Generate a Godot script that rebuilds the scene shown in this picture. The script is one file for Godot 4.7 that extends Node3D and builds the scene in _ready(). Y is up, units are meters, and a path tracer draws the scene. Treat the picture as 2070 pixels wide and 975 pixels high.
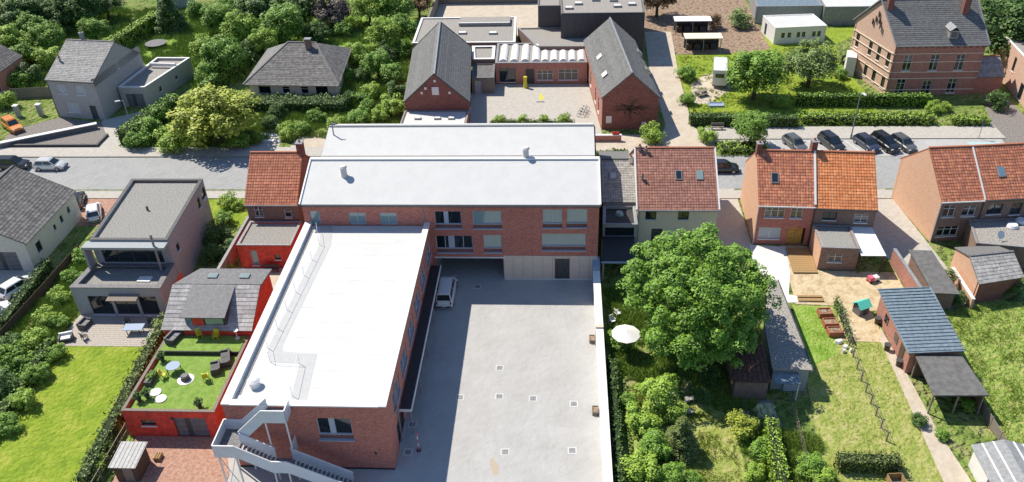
extends Node3D
# A Belgian village street seen from the air: a new school wing with its paved court, houses, gardens and the old school behind.

var M := {}
var counts := {}
var rng := RandomNumberGenerator.new()
var box_cache := {}
var cyl_cache := {}
var frame_cache := {}

class MB:
	var v := PackedVector3Array()
	var n := PackedVector3Array()
	var c := PackedColorArray()
	var col := Color(1, 1, 1)
	func tri(a: Vector3, b: Vector3, d: Vector3):
		var k := (b - a).cross(d - a).normalized()
		v.append(a); v.append(d); v.append(b)
		for i in 3:
			n.append(k); c.append(col)
	func quad(a: Vector3, b: Vector3, d: Vector3, e: Vector3):
		tri(a, b, d)
		tri(a, d, e)
	func face(p: Array):
		for i in range(1, p.size() - 1):
			tri(p[0], p[i], p[i + 1])
	func box(cen: Vector3, s: Vector3, b := Basis()):
		var h := s * 0.5
		var p := []
		for k in 8:
			p.append(cen + b * Vector3(h.x if k & 1 else -h.x, h.y if k & 2 else -h.y, h.z if k & 4 else -h.z))
		quad(p[4], p[5], p[7], p[6]); quad(p[1], p[0], p[2], p[3])
		quad(p[5], p[1], p[3], p[7]); quad(p[0], p[4], p[6], p[2])
		quad(p[6], p[7], p[3], p[2]); quad(p[0], p[1], p[5], p[4])
	func bar(a: Vector3, b: Vector3, w: float, h: float):
		var d := b - a
		var l := d.length()
		var x := d / l
		var up := Vector3.UP if abs(x.y) < 0.95 else Vector3.RIGHT
		var z := x.cross(up).normalized()
		box((a + b) * 0.5, Vector3(l, h, w), Basis(x, z.cross(x), z))
	func tube(a: Vector3, b: Vector3, r0: float, r1: float, seg := 7):
		var x := (b - a).normalized()
		var up := Vector3.UP if abs(x.y) < 0.95 else Vector3.RIGHT
		var s := x.cross(up).normalized()
		var t := s.cross(x)
		for k in seg:
			var a0 := TAU * k / seg
			var a1 := TAU * (k + 1) / seg
			var e0 := s * cos(a0) + t * sin(a0)
			var e1 := s * cos(a1) + t * sin(a1)
			quad(a + e0 * r0, a + e1 * r0, b + e1 * r1, b + e0 * r1)
			tri(b, b + e0 * r1, b + e1 * r1)
	func slab(p: Array, t: float):
		# a solid sheet of thickness t below the counter-clockwise outline p
		var k: Vector3 = ((p[1] - p[0]).cross(p[2] - p[0])).normalized()
		var q := []
		for a in p:
			q.append(a - k * t)
		face(p)
		var r := q.duplicate()
		r.reverse()
		face(r)
		for i in p.size():
			var j := (i + 1) % p.size()
			quad(q[i], q[j], p[j], p[i])
	func prism(poly: PackedVector2Array, y0: float, y1: float):
		var idx := Geometry2D.triangulate_polygon(poly)
		var area := 0.0
		for i in poly.size():
			area += poly[i].cross(poly[(i + 1) % poly.size()])
		for k in range(0, idx.size(), 3):
			var a := poly[idx[k]]
			var b := poly[idx[k + 1]]
			var d := poly[idx[k + 2]]
			if (b - a).cross(d - a) > 0:
				var s := b
				b = d
				d = s
			tri(Vector3(a.x, y1, a.y), Vector3(b.x, y1, b.y), Vector3(d.x, y1, d.y))
			tri(Vector3(a.x, y0, a.y), Vector3(d.x, y0, d.y), Vector3(b.x, y0, b.y))
		for i in poly.size():
			var a := poly[i]
			var b := poly[(i + 1) % poly.size()]
			if area < 0:
				var s := a
				a = b
				b = s
			quad(Vector3(b.x, y0, b.y), Vector3(a.x, y0, a.y), Vector3(a.x, y1, a.y), Vector3(b.x, y1, b.y))
	func mesh(colours := false) -> ArrayMesh:
		var arr := []
		arr.resize(Mesh.ARRAY_MAX)
		arr[Mesh.ARRAY_VERTEX] = v
		arr[Mesh.ARRAY_NORMAL] = n
		if colours:
			arr[Mesh.ARRAY_COLOR] = c
		var m := ArrayMesh.new()
		if v.size() > 0:
			m.add_surface_from_arrays(Mesh.PRIMITIVE_TRIANGLES, arr)
		return m

func numbered(called: String) -> String:
	if counts.has(called):
		counts[called] += 1
		return "%s_%03d" % [called, counts[called]]
	counts[called] = 0
	return called

func tag(o, label: String, category: String, group := ""):
	o.set_meta("label", label)
	o.set_meta("category", category)
	if group != "":
		o.set_meta("group", group)
	return o

func thing(called: String, label: String, category: String, x := 0.0, y := 0.0, z := 0.0, turn := 0.0, group := "") -> Node3D:
	var o := Node3D.new()
	o.name = numbered(called)
	add_child(o)
	o.position = Vector3(x, y, z)
	o.rotation_degrees.y = turn
	tag(o, label, category, group)
	return o

func part(parent: Node, called: String, mesh: Mesh, m: Material, pos := Vector3.ZERO, rot := Vector3.ZERO) -> MeshInstance3D:
	var o := MeshInstance3D.new()
	o.name = numbered(called) if parent == self else called
	o.mesh = mesh
	o.material_override = m
	o.position = pos
	o.rotation_degrees = rot
	parent.add_child(o, true)
	return o

func bx(parent: Node, called: String, cx: float, cy: float, cz: float, sx: float, sy: float, sz: float, m: Material, rot := Vector3.ZERO) -> MeshInstance3D:
	var key := Vector3(sx, sy, sz)
	if not box_cache.has(key):
		var b := BoxMesh.new()
		b.size = key
		box_cache[key] = b
	return part(parent, called, box_cache[key], m, Vector3(cx, cy, cz), rot)

func cy(parent: Node, called: String, x: float, y: float, z: float, r0: float, r1: float, h: float, m: Material, rot := Vector3.ZERO, seg := 14) -> MeshInstance3D:
	var key := [r0, r1, h, seg]
	if not cyl_cache.has(key):
		var b := CylinderMesh.new()
		b.bottom_radius = r0
		b.top_radius = r1
		b.height = h
		b.radial_segments = seg
		b.rings = 1
		cyl_cache[key] = b
	return part(parent, called, cyl_cache[key], m, Vector3(x, y, z), rot)

func poly2(a: Array) -> PackedVector2Array:
	var p := PackedVector2Array()
	for i in range(0, a.size(), 2):
		p.append(Vector2(a[i], a[i + 1]))
	return p

func ground_sheet(called: String, a: Array, y1: float, m: Material, y0 := -0.4) -> MeshInstance3D:
	var b := MB.new()
	b.prism(poly2(a), y0, y1)
	var o := part(self, called, b.mesh(), m)
	o.set_meta("kind", "structure")
	return o

# ---------------------------------------------------------------- materials
func lin(r: float, g: float, b: float) -> Color:
	return Color(r, g, b).linear_to_srgb()

func noise_tex(stops: Array, freq: float, octaves: int, gain: float, seed_: int, size := 512, kind := FastNoiseLite.TYPE_SIMPLEX_SMOOTH) -> NoiseTexture2D:
	var f := FastNoiseLite.new()
	f.noise_type = kind
	f.frequency = freq
	f.fractal_octaves = octaves
	f.fractal_gain = gain
	f.seed = seed_
	var t := NoiseTexture2D.new()
	t.width = size
	t.height = size
	t.seamless = true
	t.noise = f
	var g := Gradient.new()
	var off := PackedFloat32Array()
	var cols := PackedColorArray()
	for s in stops:
		off.append(s[0])
		cols.append(s[1])
	g.offsets = off
	g.colors = cols
	t.color_ramp = g
	return t

func bump_tex(freq: float, octaves: int, seed_: int, strength: float, size := 512) -> NoiseTexture2D:
	var f := FastNoiseLite.new()
	f.noise_type = FastNoiseLite.TYPE_SIMPLEX_SMOOTH
	f.frequency = freq
	f.fractal_octaves = octaves
	f.seed = seed_
	var t := NoiseTexture2D.new()
	t.width = size
	t.height = size
	t.seamless = true
	t.as_normal_map = true
	t.bump_strength = strength
	t.noise = f
	return t

var bump_rough: NoiseTexture2D
var bump_grass: NoiseTexture2D
var grey_tex: NoiseTexture2D
var grain_tex: NoiseTexture2D
var soft_tex: NoiseTexture2D

func plain(r: float, g: float, b: float, rough := 0.8, metal := 0.0) -> StandardMaterial3D:
	var m := StandardMaterial3D.new()
	m.albedo_color = lin(r, g, b)
	m.roughness = rough
	m.metallic = metal
	return m

# a tinted surface with grain: tex is a grey texture round 0.8, span is metres per repeat
func grained(r: float, g: float, b: float, span := 6.0, rough := 0.85, tex: Texture2D = null, bump := 0.15) -> StandardMaterial3D:
	var m := plain(min(r * 1.2, 1.0), min(g * 1.2, 1.0), min(b * 1.2, 1.0), rough)
	m.albedo_texture = tex if tex else grey_tex
	m.uv1_triplanar = true
	m.uv1_world_triplanar = true
	m.uv1_scale = Vector3.ONE / span
	if bump > 0.0:
		m.normal_enabled = true
		m.normal_texture = bump_rough
		m.normal_scale = bump
	return m

func coloured(stops: Array, freq: float, oct: int, gain: float, seed_: int, span: float, rough := 0.9, size := 1024, bump: Texture2D = null, bs := 0.6) -> StandardMaterial3D:
	var m := StandardMaterial3D.new()
	m.albedo_texture = noise_tex(stops, freq, oct, gain, seed_, size)
	m.roughness = rough
	m.uv1_triplanar = true
	m.uv1_world_triplanar = true
	m.uv1_scale = Vector3.ONE / span
	if bump:
		m.normal_enabled = true
		m.normal_texture = bump
		m.normal_scale = bs
	return m

func brick_image(base: Color, dark: Color, pale: Color, seed_: int) -> ImageTexture:
	# fine brick colour: courses of stretchers with thin joints, one repeat = 3.2 m wide and 3.2 m high
	var r := RandomNumberGenerator.new()
	r.seed = seed_
	var n := 384
	var img := Image.create(n, n, false, Image.FORMAT_RGB8)
	var joint := base.lerp(pale, 0.45)
	img.fill(joint)
	var rows := 48
	var colsn := 16
	var ch := n / rows
	var cw := n / colsn
	for j in rows:
		for i in colsn:
			var t := r.randf()
			var k := base.lerp(dark, r.randf() * 0.8) if t < 0.5 else base.lerp(pale, r.randf() * 0.45)
			if r.randf() < 0.06:
				k = dark
			var x := i * cw + (cw / 2 if j % 2 else 0)
			img.fill_rect(Rect2i(x % n, j * ch, cw - 2, ch - 1), k)
			if x + cw - 2 > n:
				img.fill_rect(Rect2i(0, j * ch, x + cw - 2 - n, ch - 1), k)
	img.generate_mipmaps()
	return ImageTexture.create_from_image(img)

func bricky(base: Color, dark: Color, pale: Color, seed_: int) -> StandardMaterial3D:
	var m := StandardMaterial3D.new()
	m.albedo_texture = brick_image(base, dark, pale, seed_)
	m.uv1_triplanar = true
	m.uv1_world_triplanar = true
	m.uv1_scale = Vector3.ONE / 3.2
	m.roughness = 0.9
	m.normal_enabled = true
	m.normal_texture = bump_rough
	m.normal_scale = 0.5
	return m

func leaf_mat() -> StandardMaterial3D:
	var m := StandardMaterial3D.new()
	m.vertex_color_use_as_albedo = true
	m.roughness = 0.6
	m.backlight = Color(0.55, 0.65, 0.3)
	m.cull_mode = BaseMaterial3D.CULL_DISABLED
	return m

func glassy(r: float, g: float, b: float) -> StandardMaterial3D:
	var m := plain(r, g, b, 0.06)
	m.metallic_specular = 0.7
	return m

func make_materials():
	grey_tex = noise_tex([[0.0, Color(0.72, 0.72, 0.72)], [0.45, Color(0.86, 0.86, 0.86)], [0.6, Color(0.92, 0.92, 0.92)], [1.0, Color(1, 1, 1)]], 0.006, 7, 0.68, 3, 1024)
	grain_tex = noise_tex([[0.25, Color(0.55, 0.55, 0.54)], [0.5, Color(0.88, 0.88, 0.87)], [0.75, Color(1, 1, 1)]], 0.03, 6, 0.8, 5, 1024)
	soft_tex = noise_tex([[0.2, Color(0.965, 0.965, 0.965)], [0.5, Color(0.985, 0.985, 0.985)], [0.8, Color(1, 1, 1)]], 0.006, 7, 0.7, 4, 1024)
	bump_rough = bump_tex(0.04, 5, 9, 6.0)
	bump_grass = bump_tex(0.05, 6, 12, 14.0)
	M.membrane = grained(0.49, 0.496, 0.492, 14.0, 0.75, soft_tex, 0.08)
	M.white = grained(0.66, 0.66, 0.655, 6.0, 0.5, soft_tex, 0.06)
	M.steel = grained(0.55, 0.59, 0.64, 5.0, 0.4, soft_tex, 0.0)
	M.brick = bricky(lin(0.48, 0.17, 0.13), lin(0.3, 0.11, 0.09), lin(0.58, 0.31, 0.25), 11)
	M.brick_dark = bricky(lin(0.24, 0.09, 0.07), lin(0.12, 0.055, 0.045), lin(0.36, 0.2, 0.16), 12)
	M.brick_orange = bricky(lin(0.68, 0.42, 0.28), lin(0.56, 0.32, 0.2), lin(0.72, 0.5, 0.37), 13)
	M.brick_pink = bricky(lin(0.44, 0.2, 0.155), lin(0.28, 0.12, 0.095), lin(0.54, 0.32, 0.26), 14)
	M.brick_grey = bricky(lin(0.4, 0.39, 0.38), lin(0.3, 0.29, 0.285), lin(0.49, 0.48, 0.47), 15)
	M.brick_brown = bricky(lin(0.26, 0.17, 0.135), lin(0.15, 0.1, 0.08), lin(0.36, 0.26, 0.21), 16)
	M.brick_pale = bricky(lin(0.66, 0.44, 0.34), lin(0.52, 0.31, 0.23), lin(0.7, 0.53, 0.43), 17)
	M.walkway = grained(0.4, 0.408, 0.41, 5.0, 0.8, soft_tex, 0.2)
	M.beige_panel = grained(0.56, 0.475, 0.4, 5.0, 0.7, soft_tex, 0.05)
	M.render_beige = grained(0.66, 0.58, 0.46, 5.0, 0.9, soft_tex, 0.1)
	M.render_grey = grained(0.29, 0.315, 0.325, 5.0, 0.85, soft_tex)
	M.render_pale = grained(0.55, 0.52, 0.45, 5.0, 0.9, soft_tex)
	M.red = grained(0.78, 0.075, 0.05, 5.0, 0.7, grey_tex, 0.15)
	M.grey_tile = grained(0.2, 0.2, 0.2, 4.0, 0.8, grain_tex)
	M.slate = grained(0.15, 0.155, 0.16, 5.0, 0.6, grain_tex)
	M.gravel = grained(0.34, 0.335, 0.32, 5.0, 0.95, grain_tex, 1.0)
	M.roofing = grained(0.15, 0.148, 0.145, 6.0, 0.85)
	M.roofing_light = grained(0.36, 0.34, 0.32, 7.0, 0.9, grain_tex)
	M.zinc = grained(0.3, 0.31, 0.32, 3.0, 0.5)
	M.dark = grained(0.035, 0.036, 0.04, 3.0, 0.6)
	M.dark_grey = grained(0.075, 0.078, 0.085, 3.0, 0.6)
	M.mid_grey = grained(0.18, 0.18, 0.19, 3.0, 0.7)
	M.metal_blue = grained(0.19, 0.25, 0.3, 4.0, 0.45)
	M.frame_white = plain(0.7, 0.7, 0.7, 0.5)
	M.frame_grey = plain(0.42, 0.47, 0.55, 0.5)
	M.frame_dark = plain(0.06, 0.065, 0.07, 0.5)
	M.glass = glassy(0.012, 0.02, 0.025)
	M.glass_blue_reflect = glassy(0.16, 0.24, 0.34)  # blue of the reflected sky put into the pane colour
	M.glass_green_reflect = glassy(0.22, 0.32, 0.32)  # pale green stands for a reflection, held in the pane colour
	M.blind = plain(0.42, 0.47, 0.5, 0.5)
	M.wood = grained(0.42, 0.27, 0.12, 3.0, 0.8, grain_tex)
	M.wood_grey = grained(0.27, 0.235, 0.2, 3.0, 0.9, grain_tex)
	M.wood_dark = grained(0.11, 0.075, 0.055, 3.0, 0.85, grain_tex)
	M.yellow_wood = grained(0.6, 0.36, 0.08, 3.0, 0.7)
	M.yellow = plain(0.6, 0.55, 0.03, 0.5)
	M.orange_paint = plain(0.62, 0.2, 0.02, 0.35)
	M.turquoise = plain(0.12, 0.62, 0.5, 0.5)
	M.pink = plain(0.6, 0.12, 0.18, 0.6)
	M.terracotta = grained(0.45, 0.16, 0.09, 2.0, 0.8, grain_tex)
	M.light_blue = plain(0.28, 0.36, 0.5, 0.6)
	M.tyre = plain(0.02, 0.02, 0.02, 0.9)
	M.rim = plain(0.35, 0.35, 0.36, 0.35, 0.6)
	M.lamp_glass = plain(0.7, 0.7, 0.68, 0.2)
	M.tail = plain(0.35, 0.02, 0.02, 0.3)
	M.bark = grained(0.13, 0.1, 0.075, 2.0, 0.95, grain_tex, 1.0)
	M.leaf = leaf_mat()
	var tile := StandardMaterial3D.new()
	tile.vertex_color_use_as_albedo = true
	tile.roughness = 0.85
	tile.metallic_specular = 0.25
	tile.albedo_texture = grey_tex
	tile.uv1_triplanar = true
	tile.uv1_world_triplanar = true
	tile.uv1_scale = Vector3.ONE / 3.0
	M.tile = tile
	# ground
	M.soil = coloured([[0.2, lin(0.1, 0.15, 0.03)], [0.45, lin(0.17, 0.25, 0.045)], [0.6, lin(0.22, 0.28, 0.07)], [0.8, lin(0.28, 0.26, 0.12)]], 0.008, 8, 0.7, 21, 26.0, 1.0, 1024, bump_grass, 1.0)
	M.lawn = coloured([[0.15, lin(0.15, 0.235, 0.014)], [0.4, lin(0.195, 0.285, 0.018)], [0.58, lin(0.23, 0.31, 0.025)], [0.85, lin(0.3, 0.345, 0.05)]], 0.006, 8, 0.72, 22, 17.0, 1.0, 1024, bump_grass, 0.35)
	M.lawn_dry = coloured([[0.2, lin(0.21, 0.27, 0.05)], [0.45, lin(0.28, 0.32, 0.075)], [0.6, lin(0.335, 0.35, 0.105)], [0.8, lin(0.4, 0.38, 0.16)]], 0.008, 8, 0.74, 23, 13.0, 1.0, 1024, bump_grass, 0.4)
	M.lawn_green = coloured([[0.2, lin(0.14, 0.25, 0.025)], [0.5, lin(0.2, 0.33, 0.04)], [0.75, lin(0.28, 0.38, 0.08)]], 0.008, 8, 0.72, 24, 11.0, 1.0, 512, bump_grass, 0.4)
	M.turf = coloured([[0.2, lin(0.15, 0.26, 0.04)], [0.5, lin(0.195, 0.315, 0.055)], [0.8, lin(0.25, 0.36, 0.085)]], 0.012, 8, 0.75, 25, 6.0, 1.0, 512, bump_grass, 0.35)
	M.meadow = coloured([[0.2, lin(0.14, 0.22, 0.03)], [0.42, lin(0.22, 0.31, 0.055)], [0.6, lin(0.3, 0.36, 0.09)], [0.8, lin(0.38, 0.37, 0.15)]], 0.014, 7, 0.68, 26, 15.0, 1.0, 1024, bump_grass, 0.8)
	M.concrete = coloured([[0.1, lin(0.375, 0.37, 0.36)], [0.4, lin(0.402, 0.4, 0.392)], [0.6, lin(0.416, 0.414, 0.407)], [0.9, lin(0.438, 0.436, 0.43)]], 0.004, 8, 0.66, 27, 19.0, 0.85, 1024, bump_rough, 0.2)
	M.pavement = coloured([[0.2, lin(0.4, 0.375, 0.335)], [0.5, lin(0.44, 0.415, 0.375)], [0.8, lin(0.47, 0.445, 0.41)]], 0.012, 7, 0.7, 28, 12.0, 0.9, 1024, bump_rough, 0.3)
	M.asphalt = coloured([[0.2, lin(0.295, 0.3, 0.3)], [0.5, lin(0.318, 0.325, 0.326)], [0.8, lin(0.338, 0.342, 0.342)]], 0.006, 8, 0.7, 29, 17.0, 0.9, 1024, bump_rough, 0.3)
	M.cobble = coloured([[0.2, lin(0.14, 0.125, 0.115)], [0.5, lin(0.22, 0.2, 0.185)], [0.8, lin(0.29, 0.265, 0.25)]], 0.05, 6, 0.75, 30, 8.0, 0.95, 512, bump_rough, 0.8)
	M.redpave = coloured([[0.2, lin(0.3, 0.16, 0.11)], [0.5, lin(0.4, 0.235, 0.175)], [0.8, lin(0.47, 0.3, 0.23)]], 0.03, 6, 0.75, 31, 7.0, 0.95, 512, bump_rough, 0.4)
	M.sand = coloured([[0.2, lin(0.42, 0.32, 0.18)], [0.5, lin(0.54, 0.43, 0.27)], [0.8, lin(0.6, 0.5, 0.34)]], 0.012, 7, 0.7, 32, 9.0, 0.95, 512, bump_rough, 0.5)
	M.path = coloured([[0.2, lin(0.465, 0.395, 0.31)], [0.5, lin(0.51, 0.445, 0.36)], [0.8, lin(0.545, 0.485, 0.4)]], 0.012, 7, 0.7, 33, 12.0, 0.95, 512, bump_rough, 0.3)
	M.earth = coloured([[0.2, lin(0.12, 0.08, 0.055)], [0.45, lin(0.27, 0.19, 0.13)], [0.6, lin(0.38, 0.28, 0.2)], [0.8, lin(0.22, 0.16, 0.11)]], 0.03, 7, 0.72, 34, 14.0, 1.0, 512, bump_rough, 1.0)
	M.stone_slab = coloured([[0.2, lin(0.6, 0.575, 0.54)], [0.5, lin(0.68, 0.66, 0.63)], [0.8, lin(0.73, 0.71, 0.69)]], 0.012, 7, 0.7, 36, 7.0, 0.8, 512, bump_rough, 0.2)
	M.deck = grained(0.5, 0.45, 0.4, 4.0, 0.85, grain_tex)

# ---------------------------------------------------------------- building kit
# a wall from p0 to p1 (local x,z), seen from outside with p0 on the left; openings: [u, y, w, h, style]
func wall_seg(b: MB, p0: Vector2, p1: Vector2, y0: float, y1: float, t: float, ops: Array):
	var d := (p1 - p0).normalized()
	var l := (p1 - p0).length()
	var o := Vector2(-d.y, d.x)
	var xs := [0.0, l]
	var ys := [y0, y1]
	for q in ops:
		xs.append(q[0]); xs.append(q[0] + q[2])
		ys.append(q[1]); ys.append(q[1] + q[3])
	xs.sort()
	ys.sort()
	var pt := func(u: float, y: float, k: float) -> Vector3:
		var p := p0 + d * u - o * k
		return Vector3(p.x, y, p.y)
	for i in xs.size() - 1:
		if xs[i + 1] - xs[i] < 0.001:
			continue
		for j in ys.size() - 1:
			if ys[j + 1] - ys[j] < 0.001:
				continue
			var mu: float = (xs[i] + xs[i + 1]) * 0.5
			var my: float = (ys[j] + ys[j + 1]) * 0.5
			var hole := false
			for q in ops:
				if mu > q[0] and mu < q[0] + q[2] and my > q[1] and my < q[1] + q[3]:
					hole = true
			if not hole:
				b.quad(pt.call(xs[i], ys[j], 0.0), pt.call(xs[i + 1], ys[j], 0.0), pt.call(xs[i + 1], ys[j + 1], 0.0), pt.call(xs[i], ys[j + 1], 0.0))
				b.quad(pt.call(xs[i + 1], ys[j], t), pt.call(xs[i], ys[j], t), pt.call(xs[i], ys[j + 1], t), pt.call(xs[i + 1], ys[j + 1], t))
	for q in ops:
		var a: float = q[0]
		var c: float = q[0] + q[2]
		var e: float = q[1]
		var f: float = q[1] + q[3]
		b.quad(pt.call(a, e, 0.0), pt.call(a, f, 0.0), pt.call(a, f, t), pt.call(a, e, t))
		b.quad(pt.call(c, f, 0.0), pt.call(c, e, 0.0), pt.call(c, e, t), pt.call(c, f, t))
		b.quad(pt.call(a, e, 0.0), pt.call(a, e, t), pt.call(c, e, t), pt.call(c, e, 0.0))
		b.quad(pt.call(a, f, t), pt.call(a, f, 0.0), pt.call(c, f, 0.0), pt.call(c, f, t))
	b.quad(pt.call(0.0, y1, 0.0), pt.call(l, y1, 0.0), pt.call(l, y1, t), pt.call(0.0, y1, t))

# style: "kind mullions": w white, g blue-grey frame, d dark frame, p panes coloured as reflected sky; door, garage, void
func fit_opening(parent: Node, p0: Vector2, p1: Vector2, q: Array, sill_mat: Material = null):
	var d := (p1 - p0).normalized()
	var o := Vector2(-d.y, d.x)
	var style: String = q[4]
	if style == "void":
		return
	var w: float = q[2]
	var h: float = q[3]
	var p := p0 + d * (float(q[0]) + w * 0.5) - o * 0.14
	var basis_ := Basis(Vector3(d.x, 0, d.y), Vector3.UP, Vector3(o.x, 0, o.y))
	var key := style + "%.2f %.2f" % [w, h]
	if not frame_cache.has(key):
		var b := MB.new()
		var k := 0.07
		b.box(Vector3(0, k * 0.5, 0), Vector3(w, k, 0.09))
		b.box(Vector3(0, h - k * 0.5, 0), Vector3(w, k, 0.09))
		b.box(Vector3(-w * 0.5 + k * 0.5, h * 0.5, 0), Vector3(k, h - 2 * k, 0.09))
		b.box(Vector3(w * 0.5 - k * 0.5, h * 0.5, 0), Vector3(k, h - 2 * k, 0.09))
		var n := int(style.right(1)) if style.right(1).is_valid_int() else 0
		for i in n:
			b.box(Vector3(-w * 0.5 + w * (i + 1) / (n + 1), h * 0.5, 0.002), Vector3(0.07, h - 2 * k, 0.085))
		if style.begins_with("g"):
			# a fixed opaque panel beside the panes
			b.box(Vector3(-w * 0.5 + w * 0.42, h * 0.5, 0.004), Vector3(w * 0.16, h - 2 * k, 0.07))
		if style.begins_with("w"):
			b.box(Vector3(0, h * 0.68, 0.003), Vector3(w - 2 * k, 0.05, 0.08))
		frame_cache[key] = b.mesh()
	var fm: Material = M.frame_white
	var pm: Material = M.glass
	var called := "window"
	match style.left(1):
		"g": fm = M.frame_grey
		"d": fm = M.frame_dark
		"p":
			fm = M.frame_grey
			pm = M.glass_green_reflect
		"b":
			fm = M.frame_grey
			pm = M.glass_blue_reflect
		"c":
			fm = M.frame_white
			pm = M.blind
	if style.begins_with("door"):
		called = "door"
		fm = M.frame_dark
		pm = M.dark_grey
	elif style.begins_with("garage"):
		called = "garage_door"
		pm = M.dark_grey
		fm = M.frame_dark
	var f := part(parent, called, frame_cache[key], fm)
	f.transform = Transform3D(basis_, Vector3(p.x, q[1], p.y))
	bx(f, "pane" if called == "window" else "panel", 0, h * 0.5, -0.02, w - 0.1, h - 0.1, 0.03, pm)
	if called == "garage_door":
		for i in 4:
			bx(f, "panel", 0, h * (i + 0.5) / 4.0, 0.012, w - 0.16, h / 4.0 - 0.03, 0.03, M.mid_grey)
	if called == "window" and sill_mat:
		bx(f, "sill", 0, -0.06, 0.12, w + 0.1, 0.1, 0.22, sill_mat)
	if called == "door":
		bx(f, "handle", w * 0.5 - 0.16, 1.0, 0.04, 0.1, 0.04, 0.06, M.rim)

# overlapping tiles laid on the slope A (eave left) B (eave right) C (ridge right) D (ridge left)
func tile_field(parent: Node, A: Vector3, B: Vector3, C: Vector3, D: Vector3, cols: Array, tw: float, th: float, curve := 0.03):
	var b := MB.new()
	var up := ((D - A) + (C - B)) * 0.5
	var rows := int(max(2, round(up.length() / th)))
	var nrm := (B - A).cross(D - A).normalized()
	for j in rows:
		var v0 := float(j) / rows
		var v1 := float(j + 1) / rows
		var L0 := A.lerp(D, v0)
		var R0 := B.lerp(C, v0)
		var L1 := A.lerp(D, v1)
		var R1 := B.lerp(C, v1)
		var n := int(max(1, round((R0 - L0).length() / tw)))
		var course := rng.randf_range(0.9, 1.08)
		for i in n:
			var u0 := float(i) / n
			var um := (i + 0.5) / n
			var u1 := float(i + 1) / n
			var k: Color = cols[rng.randi() % cols.size()]
			b.col = Color(k.r, k.g, k.b) * rng.randf_range(0.93, 1.07) * course
			var lift := 0.045 + rng.randf_range(-0.006, 0.008)
			var a := L0.lerp(R0, u0) + nrm * lift
			var m := L0.lerp(R0, um) + nrm * (lift + curve)
			var c := L0.lerp(R0, u1) + nrm * lift
			var e := L1.lerp(R1, u0) + nrm * 0.015
			var f := L1.lerp(R1, um) + nrm * (0.015 + curve)
			var g := L1.lerp(R1, u1) + nrm * 0.015
			b.quad(a, m, f, e)
			b.quad(m, c, g, f)
			b.quad(a - nrm * lift, c - nrm * lift, c, a)
			b.tri(a, c, m)
	var o := part(parent, "roof_tiles", b.mesh(true), M.tile)
	o.set_meta("kind", "stuff")

const ORANGE := [Color(0.88, 0.34, 0.15), Color(0.82, 0.3, 0.13), Color(0.92, 0.39, 0.18), Color(0.8, 0.29, 0.13)]
const MIXED_RED := [Color(0.66, 0.26, 0.155), Color(0.56, 0.225, 0.145), Color(0.74, 0.31, 0.18), Color(0.6, 0.23, 0.14), Color(0.5, 0.21, 0.145)]
const BRICK_RED := [Color(0.62, 0.26, 0.165), Color(0.57, 0.235, 0.15), Color(0.67, 0.285, 0.18), Color(0.54, 0.225, 0.15)]
const DULL_RED := [Color(0.47, 0.24, 0.185), Color(0.43, 0.215, 0.17), Color(0.52, 0.265, 0.2), Color(0.4, 0.2, 0.165)]
const GREY_TILES := [Color(0.3, 0.3, 0.3), Color(0.26, 0.26, 0.265), Color(0.35, 0.345, 0.34), Color(0.28, 0.275, 0.27)]
const DARK_TILES := [Color(0.22, 0.212, 0.205), Color(0.25, 0.245, 0.24), Color(0.195, 0.19, 0.187), Color(0.28, 0.275, 0.27)]
const PALE_TILES := [Color(0.44, 0.43, 0.42), Color(0.39, 0.385, 0.38), Color(0.48, 0.47, 0.46)]
const SLATES := [Color(0.23, 0.237, 0.238), Color(0.25, 0.253, 0.25), Color(0.215, 0.222, 0.225), Color(0.24, 0.242, 0.24)]

func v3(p: Vector2, y: float) -> Vector3:
	return Vector3(p.x, y, p.y)

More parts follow.
